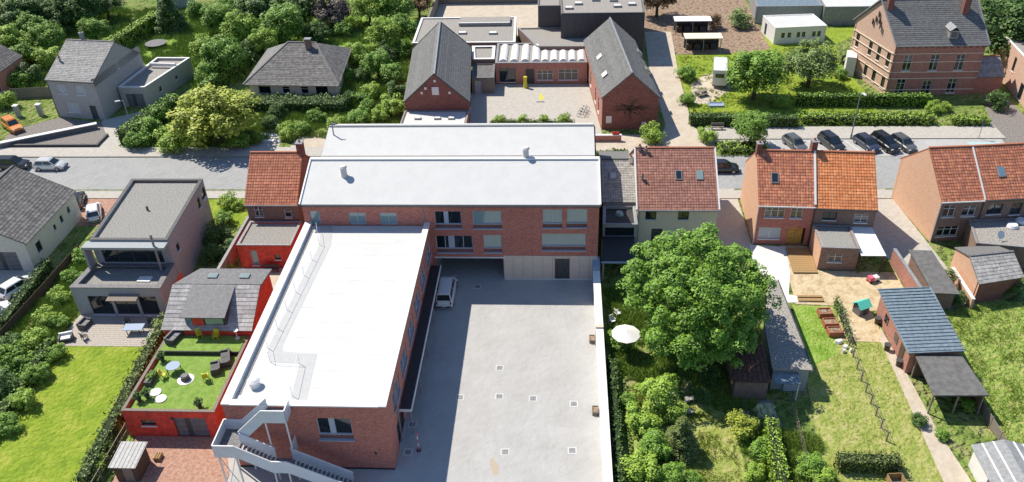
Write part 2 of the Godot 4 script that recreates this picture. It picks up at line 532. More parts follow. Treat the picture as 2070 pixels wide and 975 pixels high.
# corners: front left, front right, back right, back left as world x,z; the ridge runs along the front
func gable_house(called: String, label: String, cat: String, c: Array, eave: float, ridge: float, o := {}) -> Node3D:
	var P: Array[Vector2] = []
	var cen := Vector2.ZERO
	for i in 4:
		P.append(Vector2(c[2 * i], c[2 * i + 1]))
		cen += P[i] * 0.25
	var t := thing(called, label, cat, cen.x, 0, cen.y, 0, o.get("group", ""))
	for i in 4:
		P[i] -= cen
	var wm: Material = o.get("wall", M.brick)
	var rt: float = o.get("ridge_at", 0.5)
	var be: float = o.get("back_eave", eave)
	var ops: Dictionary = o.get("ops", {})
	var RL: Vector2 = P[0].lerp(P[3], rt)
	var RR: Vector2 = P[1].lerp(P[2], rt)
	var sides := ["f", "r", "b", "l"]
	for i in 4:
		var b := MB.new()
		var p0: Vector2 = P[i]
		var p1: Vector2 = P[(i + 1) % 4]
		var top := eave if i == 0 else be if i == 2 else min(eave, be)
		var q: Array = ops.get(sides[i], [])
		wall_seg(b, p0, p1, 0.0, top, 0.3, q)
		if i == 1:
			b.face([v3(p0, top), v3(p1, top), v3(p1, be), v3(RR, ridge - 0.08), v3(p0, eave)])
		if i == 3:
			b.face([v3(p0, top), v3(p1, top), v3(p1, eave), v3(RL, ridge - 0.08), v3(p0, be)])
		var m: Material = o.get("wall_" + sides[i], wm)
		var wo := part(t, "wall", b.mesh(), m)
		for k in q:
			fit_opening(t, p0, p1, k, o.get("sill", M.frame_white))
	# roof
	var ov: float = o.get("over", 0.3)
	var sd: float = o.get("side", 0.12)
	var ex := (RR - RL).normalized() * sd
	var inf := (P[0] - RL)
	var inb := (P[3] - RL)
	var fl := inf.length()
	var bl := inb.length()
	var df := inf / fl * ov
	var db := inb / bl * ov
	var sf := (ridge - eave) / fl
	var sb := (ridge - be) / bl
	var A := v3(P[0] + df - ex, eave - sf * ov + 0.05)
	var B := v3(P[1] + (P[1] - RR).normalized() * ov + ex, eave - sf * ov + 0.05)
	var C := v3(RR + ex, ridge + 0.05)
	var D := v3(RL - ex, ridge + 0.05)
	var E := v3(P[2] + (P[2] - RR).normalized() * ov + ex, be - sb * ov + 0.05)
	var F := v3(P[3] + db - ex, be - sb * ov + 0.05)
	var rb := MB.new()
	rb.slab([A, B, C, D], 0.12)
	rb.slab([E, F, D, C], 0.12)
	var roof := part(t, "roof", rb.mesh(), o.get("roof", M.grey_tile))
	if o.has("tiles"):
		var cw: float = o.get("tw", 0.3)
		var chh: float = o.get("th", 0.36)
		tile_field(roof, A, B, C, D, o.tiles, cw, chh, o.get("curve", 0.03))
		if o.get("both", false):
			tile_field(roof, E, F, D, C, o.tiles, cw, chh, o.get("curve", 0.03))
		var rd := MB.new()
		rd.bar(C + Vector3(0, 0.04, 0), D + Vector3(0, 0.04, 0), 0.26, 0.14)
		part(roof, "ridge_tiles", rd.mesh(), o.get("ridge_mat", M.terracotta))
	if o.has("verge"):
		for s in [[A, D], [B, C], [F, D], [E, C]]:
			var vb := MB.new()
			vb.bar(s[0] + Vector3(0, 0.05, 0), s[1] + Vector3(0, 0.05, 0), o.get("verge_w", 0.16), 0.16)
			part(t, "verge", vb.mesh(), o.verge)
	if o.has("gutter"):
		var gb := MB.new()
		var off := v3(df / ov, 0) * 0.07
		gb.bar(A + off + Vector3(0, -0.05, 0), B + off + Vector3(0, -0.05, 0), 0.14, 0.13)
		part(t, "gutter", gb.mesh(), o.gutter)
		var pb := MB.new()
		var dp: Vector2 = P[0] + df * 0.4
		pb.tube(v3(dp, 0.0) + ex3(ex, 1.6), v3(dp, eave - 0.1) + ex3(ex, 1.6), 0.045, 0.045, 6)
		part(t, "downpipe", pb.mesh(), o.gutter)
	for k in o.get("chimneys", []):
		# [along 0..1, down the front slope in m, width, depth, height]
		var pos: Vector3 = D.lerp(C, k[0]) + v3(df / ov * k[1], -sf * k[1])
		var ch := bx(t, "chimney", pos.x, pos.y + k[4] * 0.5 - 0.35, pos.z, k[2], k[4] + 0.7, k[3], o.get("chimney_mat", M.brick_dark))
		bx(ch, "cap", 0, k[4] * 0.5 + 0.4, 0, k[2] + 0.12, 0.1, k[3] + 0.12, M.zinc)
		cy(ch, "flue", 0, k[4] * 0.5 + 0.58, 0, 0.12, 0.1, 0.3, M.terracotta)
	for k in o.get("skylights", []):
		# [along 0..1, up the slope 0..1, w, h, pane]
		var e0 := A.lerp(B, k[0])
		var e1 := D.lerp(C, k[0])
		var pos := e0.lerp(e1, k[1])
		var yv := (e1 - e0).normalized()
		var xv := (B - A).normalized()
		var zv := xv.cross(yv)
		var s := part(t, "skylight", BoxMesh.new(), M.zinc)
		var bmesh := BoxMesh.new()
		bmesh.size = Vector3(k[2], k[3], 0.12)
		s.mesh = bmesh
		s.transform = Transform3D(Basis(xv, yv, zv), pos + zv * 0.1)
		bx(s, "pane", 0, 0, 0.055, k[2] - 0.16, k[3] - 0.16, 0.03, M[k[4]])
	return t

func ex3(e: Vector2, k: float) -> Vector3:
	return Vector3(e.x * k, 0, e.y * k)

# a flat-roofed block on a four-cornered plan (front left, front right, back right, back left)
func flat_block(called: String, label: String, cat: String, c: Array, h: float, o := {}) -> Node3D:
	var P: Array[Vector2] = []
	var cen := Vector2.ZERO
	for i in 4:
		P.append(Vector2(c[2 * i], c[2 * i + 1]))
		cen += P[i] * 0.25
	var y0: float = o.get("y0", 0.0)
	var t: Node3D = o.host if o.has("host") else thing(called, label, cat, cen.x, y0, cen.y, 0, o.get("group", ""))
	if o.has("host"):
		cen = Vector2(t.position.x, t.position.z)
		y0 = t.position.y
	for i in 4:
		P[i] -= cen
	var base: float = o.get("base", 0.0)
	var ops: Dictionary = o.get("ops", {})
	var sides := ["f", "r", "b", "l"]
	for i in 4:
		if i in o.get("skip", []):
			continue
		var b := MB.new()
		var q: Array = ops.get(sides[i], [])
		wall_seg(b, P[i], P[(i + 1) % 4], base, h, 0.3, q)
		part(t, "wall", b.mesh(), o.get("wall_" + sides[i], o.get("wall", M.brick)))
		for k in q:
			fit_opening(t, P[i], P[(i + 1) % 4], k, o.get("sill", M.frame_white))
	var inset: float = o.get("inset", 0.3)
	var pc := (P[0] + P[1] + P[2] + P[3]) * 0.25
	var poly := PackedVector2Array()
	for i in 4:
		poly.append(P[i])
	var rb := MB.new()
	var ins := Geometry2D.offset_polygon(poly, -0.05)
	rb.prism(ins[0] if ins.size() else poly, h - o.get("parapet", 0.3) - 0.15, h - o.get("parapet", 0.3))
	part(t, "roof", rb.mesh(), o.get("roof", M.roofing))
	# coping along the wall tops
	if o.get("coping", true):
		for i in 4:
			var p0: Vector2 = P[i]
			var p1: Vector2 = P[(i + 1) % 4]
			var cw: float = o.get("coping_w", 0.36)
			var d := (p1 - p0).normalized()
			var out := Vector2(-d.y, d.x)
			var off := out * (0.03 - cw * 0.5)
			var trim := d * cw
			var s := p0 + off + (trim if i % 2 else -d * 0.03)
			var e := p1 + off - (trim if i % 2 else -d * 0.03)
			var cb := MB.new()
			cb.bar(v3(s, h + 0.04), v3(e, h + 0.04), cw, 0.08)
			part(t, "coping", cb.mesh(), o.get("coping_mat", M.zinc))
	return t

# ---------------------------------------------------------------- plants
const GREENS := {
	"dark": [Color(0.05, 0.115, 0.02), Color(0.1, 0.19, 0.032)],
	"mid": [Color(0.095, 0.205, 0.02), Color(0.22, 0.39, 0.042)],
	"soft": [Color(0.14, 0.22, 0.055), Color(0.22, 0.31, 0.085)],
	"light": [Color(0.19, 0.33, 0.03), Color(0.34, 0.49, 0.06)],
	"yellow": [Color(0.25, 0.32, 0.03), Color(0.43, 0.48, 0.06)],
	"olive": [Color(0.095, 0.135, 0.028), Color(0.17, 0.22, 0.05)],
	"purple": [Color(0.08, 0.07, 0.06), Color(0.15, 0.12, 0.1)],
	"rust": [Color(0.2, 0.14, 0.06), Color(0.32, 0.18, 0.08)],
	"white": [Color(0.35, 0.42, 0.16), Color(0.7, 0.7, 0.52)],
}

func leaf(b: MB, p: Vector3, nrm: Vector3, out: Vector3, s: float, col: Color):
	var t := nrm.cross(Vector3(rng.randf() - 0.5, rng.randf() - 0.5, rng.randf() - 0.5)).normalized()
	var u := nrm.cross(t)
	var k := (nrm * 0.75 + out * 0.45).normalized()
	var p0 := p - t * s
	var p1 := p + u * s * 0.6
	var p2 := p + t * s
	var p3 := p - u * s * 0.6
	b.v.append(p0); b.v.append(p1); b.v.append(p2)
	b.v.append(p0); b.v.append(p2); b.v.append(p3)
	for i in 6:
		b.n.append(k)
		b.c.append(col)

func rand_dir() -> Vector3:
	var y := rng.randf_range(-1, 1)
	var a := rng.randf() * TAU
	var r := sqrt(1 - y * y)
	return Vector3(r * cos(a), y, r * sin(a))

func clump(b: MB, c: Vector3, r: float, n: int, s: float, pal: Array):
	for i in n:
		var d := rand_dir()
		if d.y < -0.35:
			d.y = -d.y
		var p := c + d * r * (0.5 + 0.55 * sqrt(rng.randf()))
		var nr := (d * 0.6 + Vector3(-0.1, 0.75, 0) + rand_dir() * 0.6).normalized()
		var k: Color = pal[0].lerp(pal[1], rng.randf())
		leaf(b, p, nr, d, s * rng.randf_range(0.6, 1.3), k)

# a crown of leaf clumps filling an ellipsoid of radii R round the origin
func crown_mesh(seed_: int, R: Vector3, nc: int, rc: float, nl: int, s: float, colour: String, low := -0.45) -> ArrayMesh:
	rng.seed = seed_
	var b := MB.new()
	var f := FastNoiseLite.new()
	f.seed = seed_
	f.frequency = 0.9
	for i in nc:
		var d := rand_dir()
		if d.y < low:
			d.y = low + rng.randf() * 0.5
			d = d.normalized()
		var bulge := 1.0 + 0.28 * f.get_noise_3dv(d * 2.0)
		var k := pow(rng.randf(), 0.45) * 0.85 * bulge
		clump(b, Vector3(d.x * R.x, d.y * R.y, d.z * R.z) * k, rc * rng.randf_range(0.65, 1.25), nl, s, GREENS[colour])
	return b.mesh(true)

func cone_mesh(seed_: int, r: float, h: float, nc: int, nl: int, s: float, colour: String) -> ArrayMesh:
	rng.seed = seed_
	var b := MB.new()
	for i in nc:
		var y := 1.0 - sqrt(rng.randf())
		var a := rng.randf() * TAU
		var rr := r * (1.0 - y) * sqrt(rng.randf_range(0.35, 1.0))
		clump(b, Vector3(cos(a) * rr, (y - 0.5) * h, sin(a) * rr), 0.16 * r + 0.14 * r * (1 - y), nl, s, GREENS[colour])
	return b.mesh(true)

var crown_cache := {}

func trunk_mesh(h: float, r: float, spread: float, seed_: int) -> ArrayMesh:
	var q := RandomNumberGenerator.new()
	q.seed = seed_
	var b := MB.new()
	b.tube(Vector3(0, -0.2, 0), Vector3(0, h * 0.35, 0), r * 1.25, r * 0.9, 8)
	b.tube(Vector3(0, h * 0.35, 0), Vector3(spread * 0.05, h * 0.8, 0), r * 0.9, r * 0.35, 7)
	for i in 6:
		var a := TAU * i / 6.0 + q.randf()
		var y := h * q.randf_range(0.3, 0.55)
		b.tube(Vector3(0, y, 0), Vector3(cos(a) * spread * 0.6, y + h * 0.3, sin(a) * spread * 0.6), r * 0.45, r * 0.12, 5)
	return b.mesh()

func plant(kind: String, colour: String, x: float, z: float, r: float, hc: float, called: String, label: String, cat: String, group: String) -> Node3D:
	var t := thing(called, label, cat, x, 0, z, rng.randf() * 360.0, group)
	var big := r > 2.6
	var variant := int(abs(x * 7.0 + z * 3.0)) % 2
	var key := "%s %s %s %d" % [kind, colour, big, variant]
	if kind == "c":
		key = "c " + colour
	var base := 1.0
	if not crown_cache.has(key):
		if kind == "c":
			crown_cache[key] = cone_mesh(hash(key) % 9999, 1.0, 2.6, 150, 70, 0.05, colour)
		elif big:
			crown_cache[key] = crown_mesh(hash(key) % 9999, Vector3(3.4, 3.0, 3.4), 95, 0.85, 105, 0.16, colour)
		else:
			crown_cache[key] = crown_mesh(hash(key) % 9999, Vector3(1.5, 1.3, 1.5), 34, 0.5, 85, 0.1, colour, -0.6)
	base = 1.0 if kind == "c" else 3.4 if big else 1.5
	var c := part(t, "crown", crown_cache[key], M.leaf, Vector3(0, hc, 0))
	var k := r / base
	c.scale = Vector3(k, k, k) if kind == "b" or kind == "c" else Vector3(k, k * (1.0 if kind == "t" else 0.85), k)
	var tk := "trunk %d" % variant
	if not crown_cache.has(tk):
		crown_cache[tk] = trunk_mesh(1.0, 0.055, 0.4, 40 + variant)
	var tr := part(t, "trunk", crown_cache[tk], M.bark)
	var th := hc + r * 0.35
	tr.scale = Vector3(max(th, 1.0) if kind != "b" else th * 0.7, th, max(th, 1.0) if kind != "b" else th * 0.7)
	return t

# a clipped hedge from a to b: leaves over a solid core
func hedge(label: String, ax: float, az: float, bx_: float, bz: float, w: float, h: float, colour := "mid", dens := 42.0, s := 0.11, group := "", rough := 0.1) -> Node3D:
	var a := Vector2(ax, az)
	var e := Vector2(bx_, bz)
	var mid := (a + e) * 0.5
	var d := e - a
	var l := d.length()
	var t := thing("hedge", label, "hedge", mid.x, 0, mid.y, -rad_to_deg(atan2(d.y, d.x)), group)
	rng.seed = int(abs(ax * 131 + bz * 17)) + 5
	var b := MB.new()
	var f := FastNoiseLite.new()
	f.seed = int(abs(ax * 10))
	f.frequency = 0.7
	var pal: Array = GREENS[colour]
	var faces := [[l, w, 0], [l, h, 1], [l, h, 2], [w, h, 3], [w, h, 4]]
	for q in faces:
		var n := int(q[0] * q[1] * dens)
		for i in n:
			var u := rng.randf_range(-0.5, 0.5) * float(q[0])
			var v := rng.randf_range(0.0, 1.0)
			var p: Vector3
			var o: Vector3
			match q[2]:
				0:
					p = Vector3(u, h, (v - 0.5) * w)
					o = Vector3.UP
				1:
					p = Vector3(u, v * h, w * 0.5)
					o = Vector3.BACK
				2:
					p = Vector3(u, v * h, -w * 0.5)
					o = Vector3.FORWARD
				3:
					p = Vector3(l * 0.5, v * h, u)
					o = Vector3.RIGHT
				4:
					p = Vector3(-l * 0.5, v * h, u)
					o = Vector3.LEFT
			p += o * (f.get_noise_3dv(p * 1.3) * rough * 3.0 + rng.randf_range(-0.1, 0.12) - 0.04)
			var nr := (o * 0.8 + rand_dir() * 0.8).normalized()
			leaf(b, p, nr, o, s * rng.randf_range(0.6, 1.4), pal[0].lerp(pal[1], rng.randf()))
	part(t, "foliage", b.mesh(true), M.leaf)
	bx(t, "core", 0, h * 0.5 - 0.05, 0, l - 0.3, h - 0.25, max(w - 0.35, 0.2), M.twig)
	return t

# ---------------------------------------------------------------- vehicles and furniture
# long axis along local z, front towards +z
func car(x: float, z: float, turn: float, paint: Material, kind: String, label: String, group := "") -> Node3D:
	var called: String = {"hatch": "parked_car", "suv": "parked_car", "van": "parked_van"}[kind]
	var t := thing(called, label, "van" if kind == "van" else "car", x, 0, z, turn, group)
	var L: float = {"hatch": 4.3, "suv": 4.6, "van": 4.9}[kind]
	var W: float = {"hatch": 1.78, "suv": 1.86, "van": 1.9}[kind]
	var top: float = {"hatch": 1.46, "suv": 1.68, "van": 1.85}[kind]
	var belt: float = {"hatch": 0.92, "suv": 1.05, "van": 1.08}[kind]
	var hl := L * 0.5
	var st := [[-hl, 0.42, belt - 0.28], [-hl + 0.1, 0.47, belt - 0.05], [-hl + 0.6, 0.5, belt], [0.0, 0.5, belt], [hl * 0.42, 0.5, belt - 0.02], [hl * 0.75, 0.48, belt - 0.1], [hl - 0.15, 0.44, belt - 0.22], [hl, 0.36, belt - 0.4]]
	var b := MB.new()
	var rings := []
	for s in st:
		var hw: float = s[1] * W
		rings.append([Vector3(-hw * 0.9, 0.2, s[0]), Vector3(-hw, 0.45, s[0]), Vector3(-hw * 0.98, s[2] - 0.1, s[0]), Vector3(-hw * 0.86, s[2], s[0]), Vector3(hw * 0.86, s[2], s[0]), Vector3(hw * 0.98, s[2] - 0.1, s[0]), Vector3(hw, 0.45, s[0]), Vector3(hw * 0.9, 0.2, s[0])])
	for i in rings.size() - 1:
		for k in 8:
			var j := (k + 1) % 8
			b.quad(rings[i][k], rings[i][j], rings[i + 1][j], rings[i + 1][k])
	b.face([rings[0][7], rings[0][6], rings[0][5], rings[0][4], rings[0][3], rings[0][2], rings[0][1], rings[0][0]])
	b.face(rings[-1])
	part(t, "body", b.mesh(), paint)
	# cabin: paint shell with glass set on it
	var zb0 := -hl + 0.12
	var zb1: float = {"hatch": hl * 0.52, "suv": hl * 0.5, "van": hl * 0.66}[kind]
	var zt0: float = {"hatch": -hl + 0.62, "suv": -hl + 0.42, "van": -hl + 0.3}[kind]
	var zt1: float = {"hatch": hl * 0.14, "suv": hl * 0.16, "van": hl * 0.3}[kind]
	var wb := W * 0.43
	var wt := W * 0.345
	var y0 := belt - 0.02
	var p := [Vector3(-wb, y0, zb1), Vector3(wb, y0, zb1), Vector3(wb, y0, zb0), Vector3(-wb, y0, zb0), Vector3(-wt, top, zt1), Vector3(wt, top, zt1), Vector3(wt, top, zt0), Vector3(-wt, top, zt0)]
	var cb := MB.new()
	for k in 4:
		var j := (k + 1) % 4
		cb.quad(p[k], p[j], p[4 + j], p[4 + k])
	cb.face([p[4], p[5], p[6], p[7]])
	part(t, "cabin", cb.mesh(), paint)
	var rf := MB.new()
	rf.slab([Vector3(-wt * 0.9, top + 0.045, zt1 - 0.12), Vector3(wt * 0.9, top + 0.045, zt1 - 0.12), Vector3(wt * 0.9, top + 0.045, zt0 + 0.12), Vector3(-wt * 0.9, top + 0.045, zt0 + 0.12)], 0.05)
	part(t, "roof", rf.mesh(), paint)
	var names := ["windscreen", "side_window", "rear_window", "side_window"]
	for k in 4:
		var j := (k + 1) % 4
		var e: float = 0.05 if k % 2 == 0 else 0.06
		var a0: Vector3 = p[k].lerp(p[j], e).lerp(p[4 + k].lerp(p[4 + j], e), 0.1)
		var a1: Vector3 = p[k].lerp(p[j], 1 - e).lerp(p[4 + k].lerp(p[4 + j], 1 - e), 0.1)
		var a2: Vector3 = p[k].lerp(p[j], 1 - e).lerp(p[4 + k].lerp(p[4 + j], 1 - e), 0.88)
		var a3: Vector3 = p[k].lerp(p[j], e).lerp(p[4 + k].lerp(p[4 + j], e), 0.88)
		var nr := (a1 - a0).cross(a3 - a0).normalized() * 0.012
		var gb := MB.new()
		if k % 2 == 0:
			gb.slab([a0 + nr, a1 + nr, a2 + nr, a3 + nr], 0.02)
		else:
			for w in [[0.0, 0.46], [0.5, 1.0]]:
				gb.slab([a0.lerp(a1, w[0]) + nr, a0.lerp(a1, w[1]) + nr, a3.lerp(a2, w[1]) + nr, a3.lerp(a2, w[0]) + nr], 0.02)
		part(t, names[k], gb.mesh(), M.glass)
	for sx in [-1, 1]:
		for sz in [-1, 1]:
			var wz: float = sz * hl * 0.6
			var ty := cy(t, "wheel", sx * (W * 0.5 - 0.1), 0.32, wz, 0.32, 0.32, 0.22, M.tyre, Vector3(0, 0, 90), 16)
			cy(ty, "rim", 0, -sx * 0.105, 0, 0.21, 0.21, 0.03, M.rim, Vector3.ZERO, 12)
		bx(t, "headlight", sx * W * 0.31, belt - 0.33, hl - 0.09, 0.34, 0.14, 0.12, M.lamp_glass)
		bx(t, "tail_light", sx * W * 0.38, belt - 0.22, -hl + 0.05, 0.16, 0.3, 0.1, M.tail)
		bx(t, "mirror", sx * (W * 0.5 + 0.06), belt + 0.06, zb1 - 0.35, 0.2, 0.13, 0.09, paint)
	bx(t, "bumper", 0, 0.38, hl - 0.02, W * 0.72, 0.22, 0.1, M.dark_grey)
	bx(t, "bumper", 0, 0.38, -hl + 0.0, W * 0.8, 0.2, 0.1, M.dark_grey)
	bx(t, "number_plate", 0, 0.5, -hl - 0.055, 0.5, 0.11, 0.02, M.frame_white)
	return t

func street_lamp(x: float, z: float, h: float, arm: Vector2, label: String):
	var t := thing("street_lamp", label, "street lamp", x, 0, z)
	var b := MB.new()
	b.tube(Vector3.ZERO, Vector3(0, h, 0), 0.1, 0.055, 8)
	b.tube(Vector3(0, h, 0), Vector3(arm.x, h + 0.15, arm.y), 0.05, 0.04, 6)
	part(t, "pole", b.mesh(), M.zinc)
	cy(t, "base", 0, 0.35, 0, 0.15, 0.13, 0.7, M.zinc)
	var hd := MB.new()
	hd.bar(Vector3(arm.x * 0.7, h + 0.14, arm.y * 0.7), Vector3(arm.x * 1.7, h + 0.2, arm.y * 1.7), 0.26, 0.12)
	part(t, "lamp_head", hd.mesh(), M.frame_white)

func chair(x: float, y: float, z: float, turn: float, m: Material, label: String, group := ""):
	var t := thing("garden_chair", label, "chair", x, y, z, turn, group)
	bx(t, "seat", 0, 0.44, 0, 0.5, 0.05, 0.5, m)
	bx(t, "backrest", 0, 0.72, -0.24, 0.5, 0.5, 0.05, m, Vector3(-10, 0, 0))
	for sx in [-1, 1]:
		for sz in [-1, 1]:
			bx(t, "leg", sx * 0.22, 0.21, sz * 0.22, 0.05, 0.42, 0.05, m)
		bx(t, "armrest", sx * 0.26, 0.64, 0.02, 0.05, 0.05, 0.46, m)

func table(x: float, y: float, z: float, turn: float, w: float, d: float, m: Material, label: String, round_ := false):
	var t := thing("garden_table", label, "table", x, y, z, turn)
	if round_:
		cy(t, "tabletop", 0, 0.72, 0, w * 0.5, w * 0.5, 0.05, m, Vector3.ZERO, 24)
	else:
		bx(t, "tabletop", 0, 0.72, 0, w, 0.06, d, m)
	for sx in [-1, 1]:
		for sz in [-1, 1]:
			bx(t, "leg", sx * w * 0.32, 0.35, sz * d * 0.36, 0.06, 0.69, 0.06, M.dark_grey)

func sofa(x: float, y: float, z: float, turn: float, w: float, m: Material, label: String):
	var t := thing("garden_sofa", label, "sofa", x, y, z, turn)
	bx(t, "base", 0, 0.19, 0, w, 0.3, 0.85, M.dark_grey)
	bx(t, "backrest", 0, 0.55, -0.38, w, 0.42, 0.16, m)
	for s in [-1, 1]:
		bx(t, "seat_cushion", s * w * 0.235, 0.42, 0.04, w * 0.45, 0.15, 0.66, m)
		bx(t, "armrest", s * (w * 0.5 - 0.07), 0.5, 0.06, 0.14, 0.32, 0.7, M.dark_grey)

func fence(called: String, label: String, pts: Array, h: float, m: Material, style: String, step := 2.0, y := 0.0):
	# style: panel (boards between posts), wire, rail
	var a0 := Vector2(pts[0], pts[1])
	var t := thing(called, label, "fence", a0.x, y, a0.y)
	for i in range(0, pts.size() - 2, 2):
		var a := Vector2(pts[i], pts[i + 1]) - a0
		var e := Vector2(pts[i + 2], pts[i + 3]) - a0
		var n := int(max(1, round((e - a).length() / step)))
		var d := (e - a).normalized()
		var turn := Vector3(0, -rad_to_deg(atan2(d.y, d.x)), 0)
		for k in n + 1:
			if k == n and i + 4 < pts.size():
				continue
			var p := a.lerp(e, float(k) / n)
			bx(t, "post", p.x, h * 0.5 + 0.03, p.y, 0.1, h + 0.06, 0.1, m, turn)
		for k in n:
			var p := a.lerp(e, (k + 0.5) / n)
			var l := (e - a).length() / n - 0.1
			if style == "panel":
				for j in 5:
					bx(t, "board", p.x, h * (j + 0.5) / 5.0, p.y, l, h / 5.0 - 0.02, 0.04, m, turn)
			elif style == "wire":
				for j in 3:
					bx(t, "wire", p.x, h * (j + 1) / 3.2, p.y, l, 0.02, 0.02, m, turn)
			else:
				bx(t, "rail", p.x, h, p.y, l + 0.1, 0.06, 0.06, m, turn)
				bx(t, "rail", p.x, h * 0.5, p.y, l, 0.04, 0.04, m, turn)

func tuft_mesh(seed_: int, n: int, spread: float, h: float, pal: Array) -> ArrayMesh:
	rng.seed = seed_
	var b := MB.new()
	for i in n:
		var a := rng.randf() * TAU
		var p := Vector3(cos(a), 0, sin(a)) * spread * sqrt(rng.randf())
		var hh := h * rng.randf_range(0.5, 1.1)
		var lean := Vector3(rng.randf() - 0.5, 0, rng.randf() - 0.5) * h * 0.9
		var s := Vector3(cos(a + 1.3), 0, sin(a + 1.3)) * 0.035
		b.col = pal[0].lerp(pal[1], rng.randf())
		b.tri(p - s, p + s, p + lean + Vector3(0, hh, 0))
	return b.mesh(true)

func grass_tufts(label: String, poly: Array, count: int, mesh: Mesh, lo: float, hi: float, seed_: int):
	var pp := poly2(poly)
	var r := RandomNumberGenerator.new()
	r.seed = seed_
	var mn := pp[0]
	var mx := pp[0]
	for p in pp:
		mn = mn.min(p)
		mx = mx.max(p)
	var f := FastNoiseLite.new()
	f.seed = seed_
	f.frequency = 0.25
	var list := []
	var tries := 0
	while list.size() < count and tries < count * 8:
		tries += 1
		var p := Vector2(r.randf_range(mn.x, mx.x), r.randf_range(mn.y, mx.y))
		if f.get_noise_2dv(p) + 0.35 < r.randf() * 0.7:
			continue
		if Geometry2D.is_point_in_polygon(p, pp):
			list.append(p)
	var mm := MultiMesh.new()
	mm.transform_format = MultiMesh.TRANSFORM_3D
	mm.mesh = mesh
	mm.instance_count = list.size()
	for i in list.size():
		var s := r.randf_range(lo, hi)
		mm.set_instance_transform(i, Transform3D(Basis(Vector3.UP, r.randf() * TAU).scaled(Vector3(s, s, s)), Vector3(list[i].x, 0.01, list[i].y)))
	var o := MultiMeshInstance3D.new()
	o.name = numbered("grass")
	o.multimesh = mm
	o.material_override = M.leaf
	add_child(o)
	tag(o, label, "grass")
	o.set_meta("kind", "stuff")

func vent(parent: Node, x: float, y: float, z: float, r: float, h: float):
	var b := cy(parent, "roof_vent", x, y + h * 0.5, z, r, r, h, M.roof_pale, Vector3.ZERO, 18)
	cy(b, "cowl", 0, h * 0.5 + 0.09, 0, r * 1.35, r * 0.9, 0.18, M.roof_pale, Vector3.ZERO, 18)

const CNAME := {"dark": "dark green", "mid": "green", "soft": "soft grey-green", "light": "bright green", "yellow": "yellow-green", "olive": "olive green", "purple": "purple-brown leaved", "rust": "rusty brown leaved", "white": "white-flowering"}

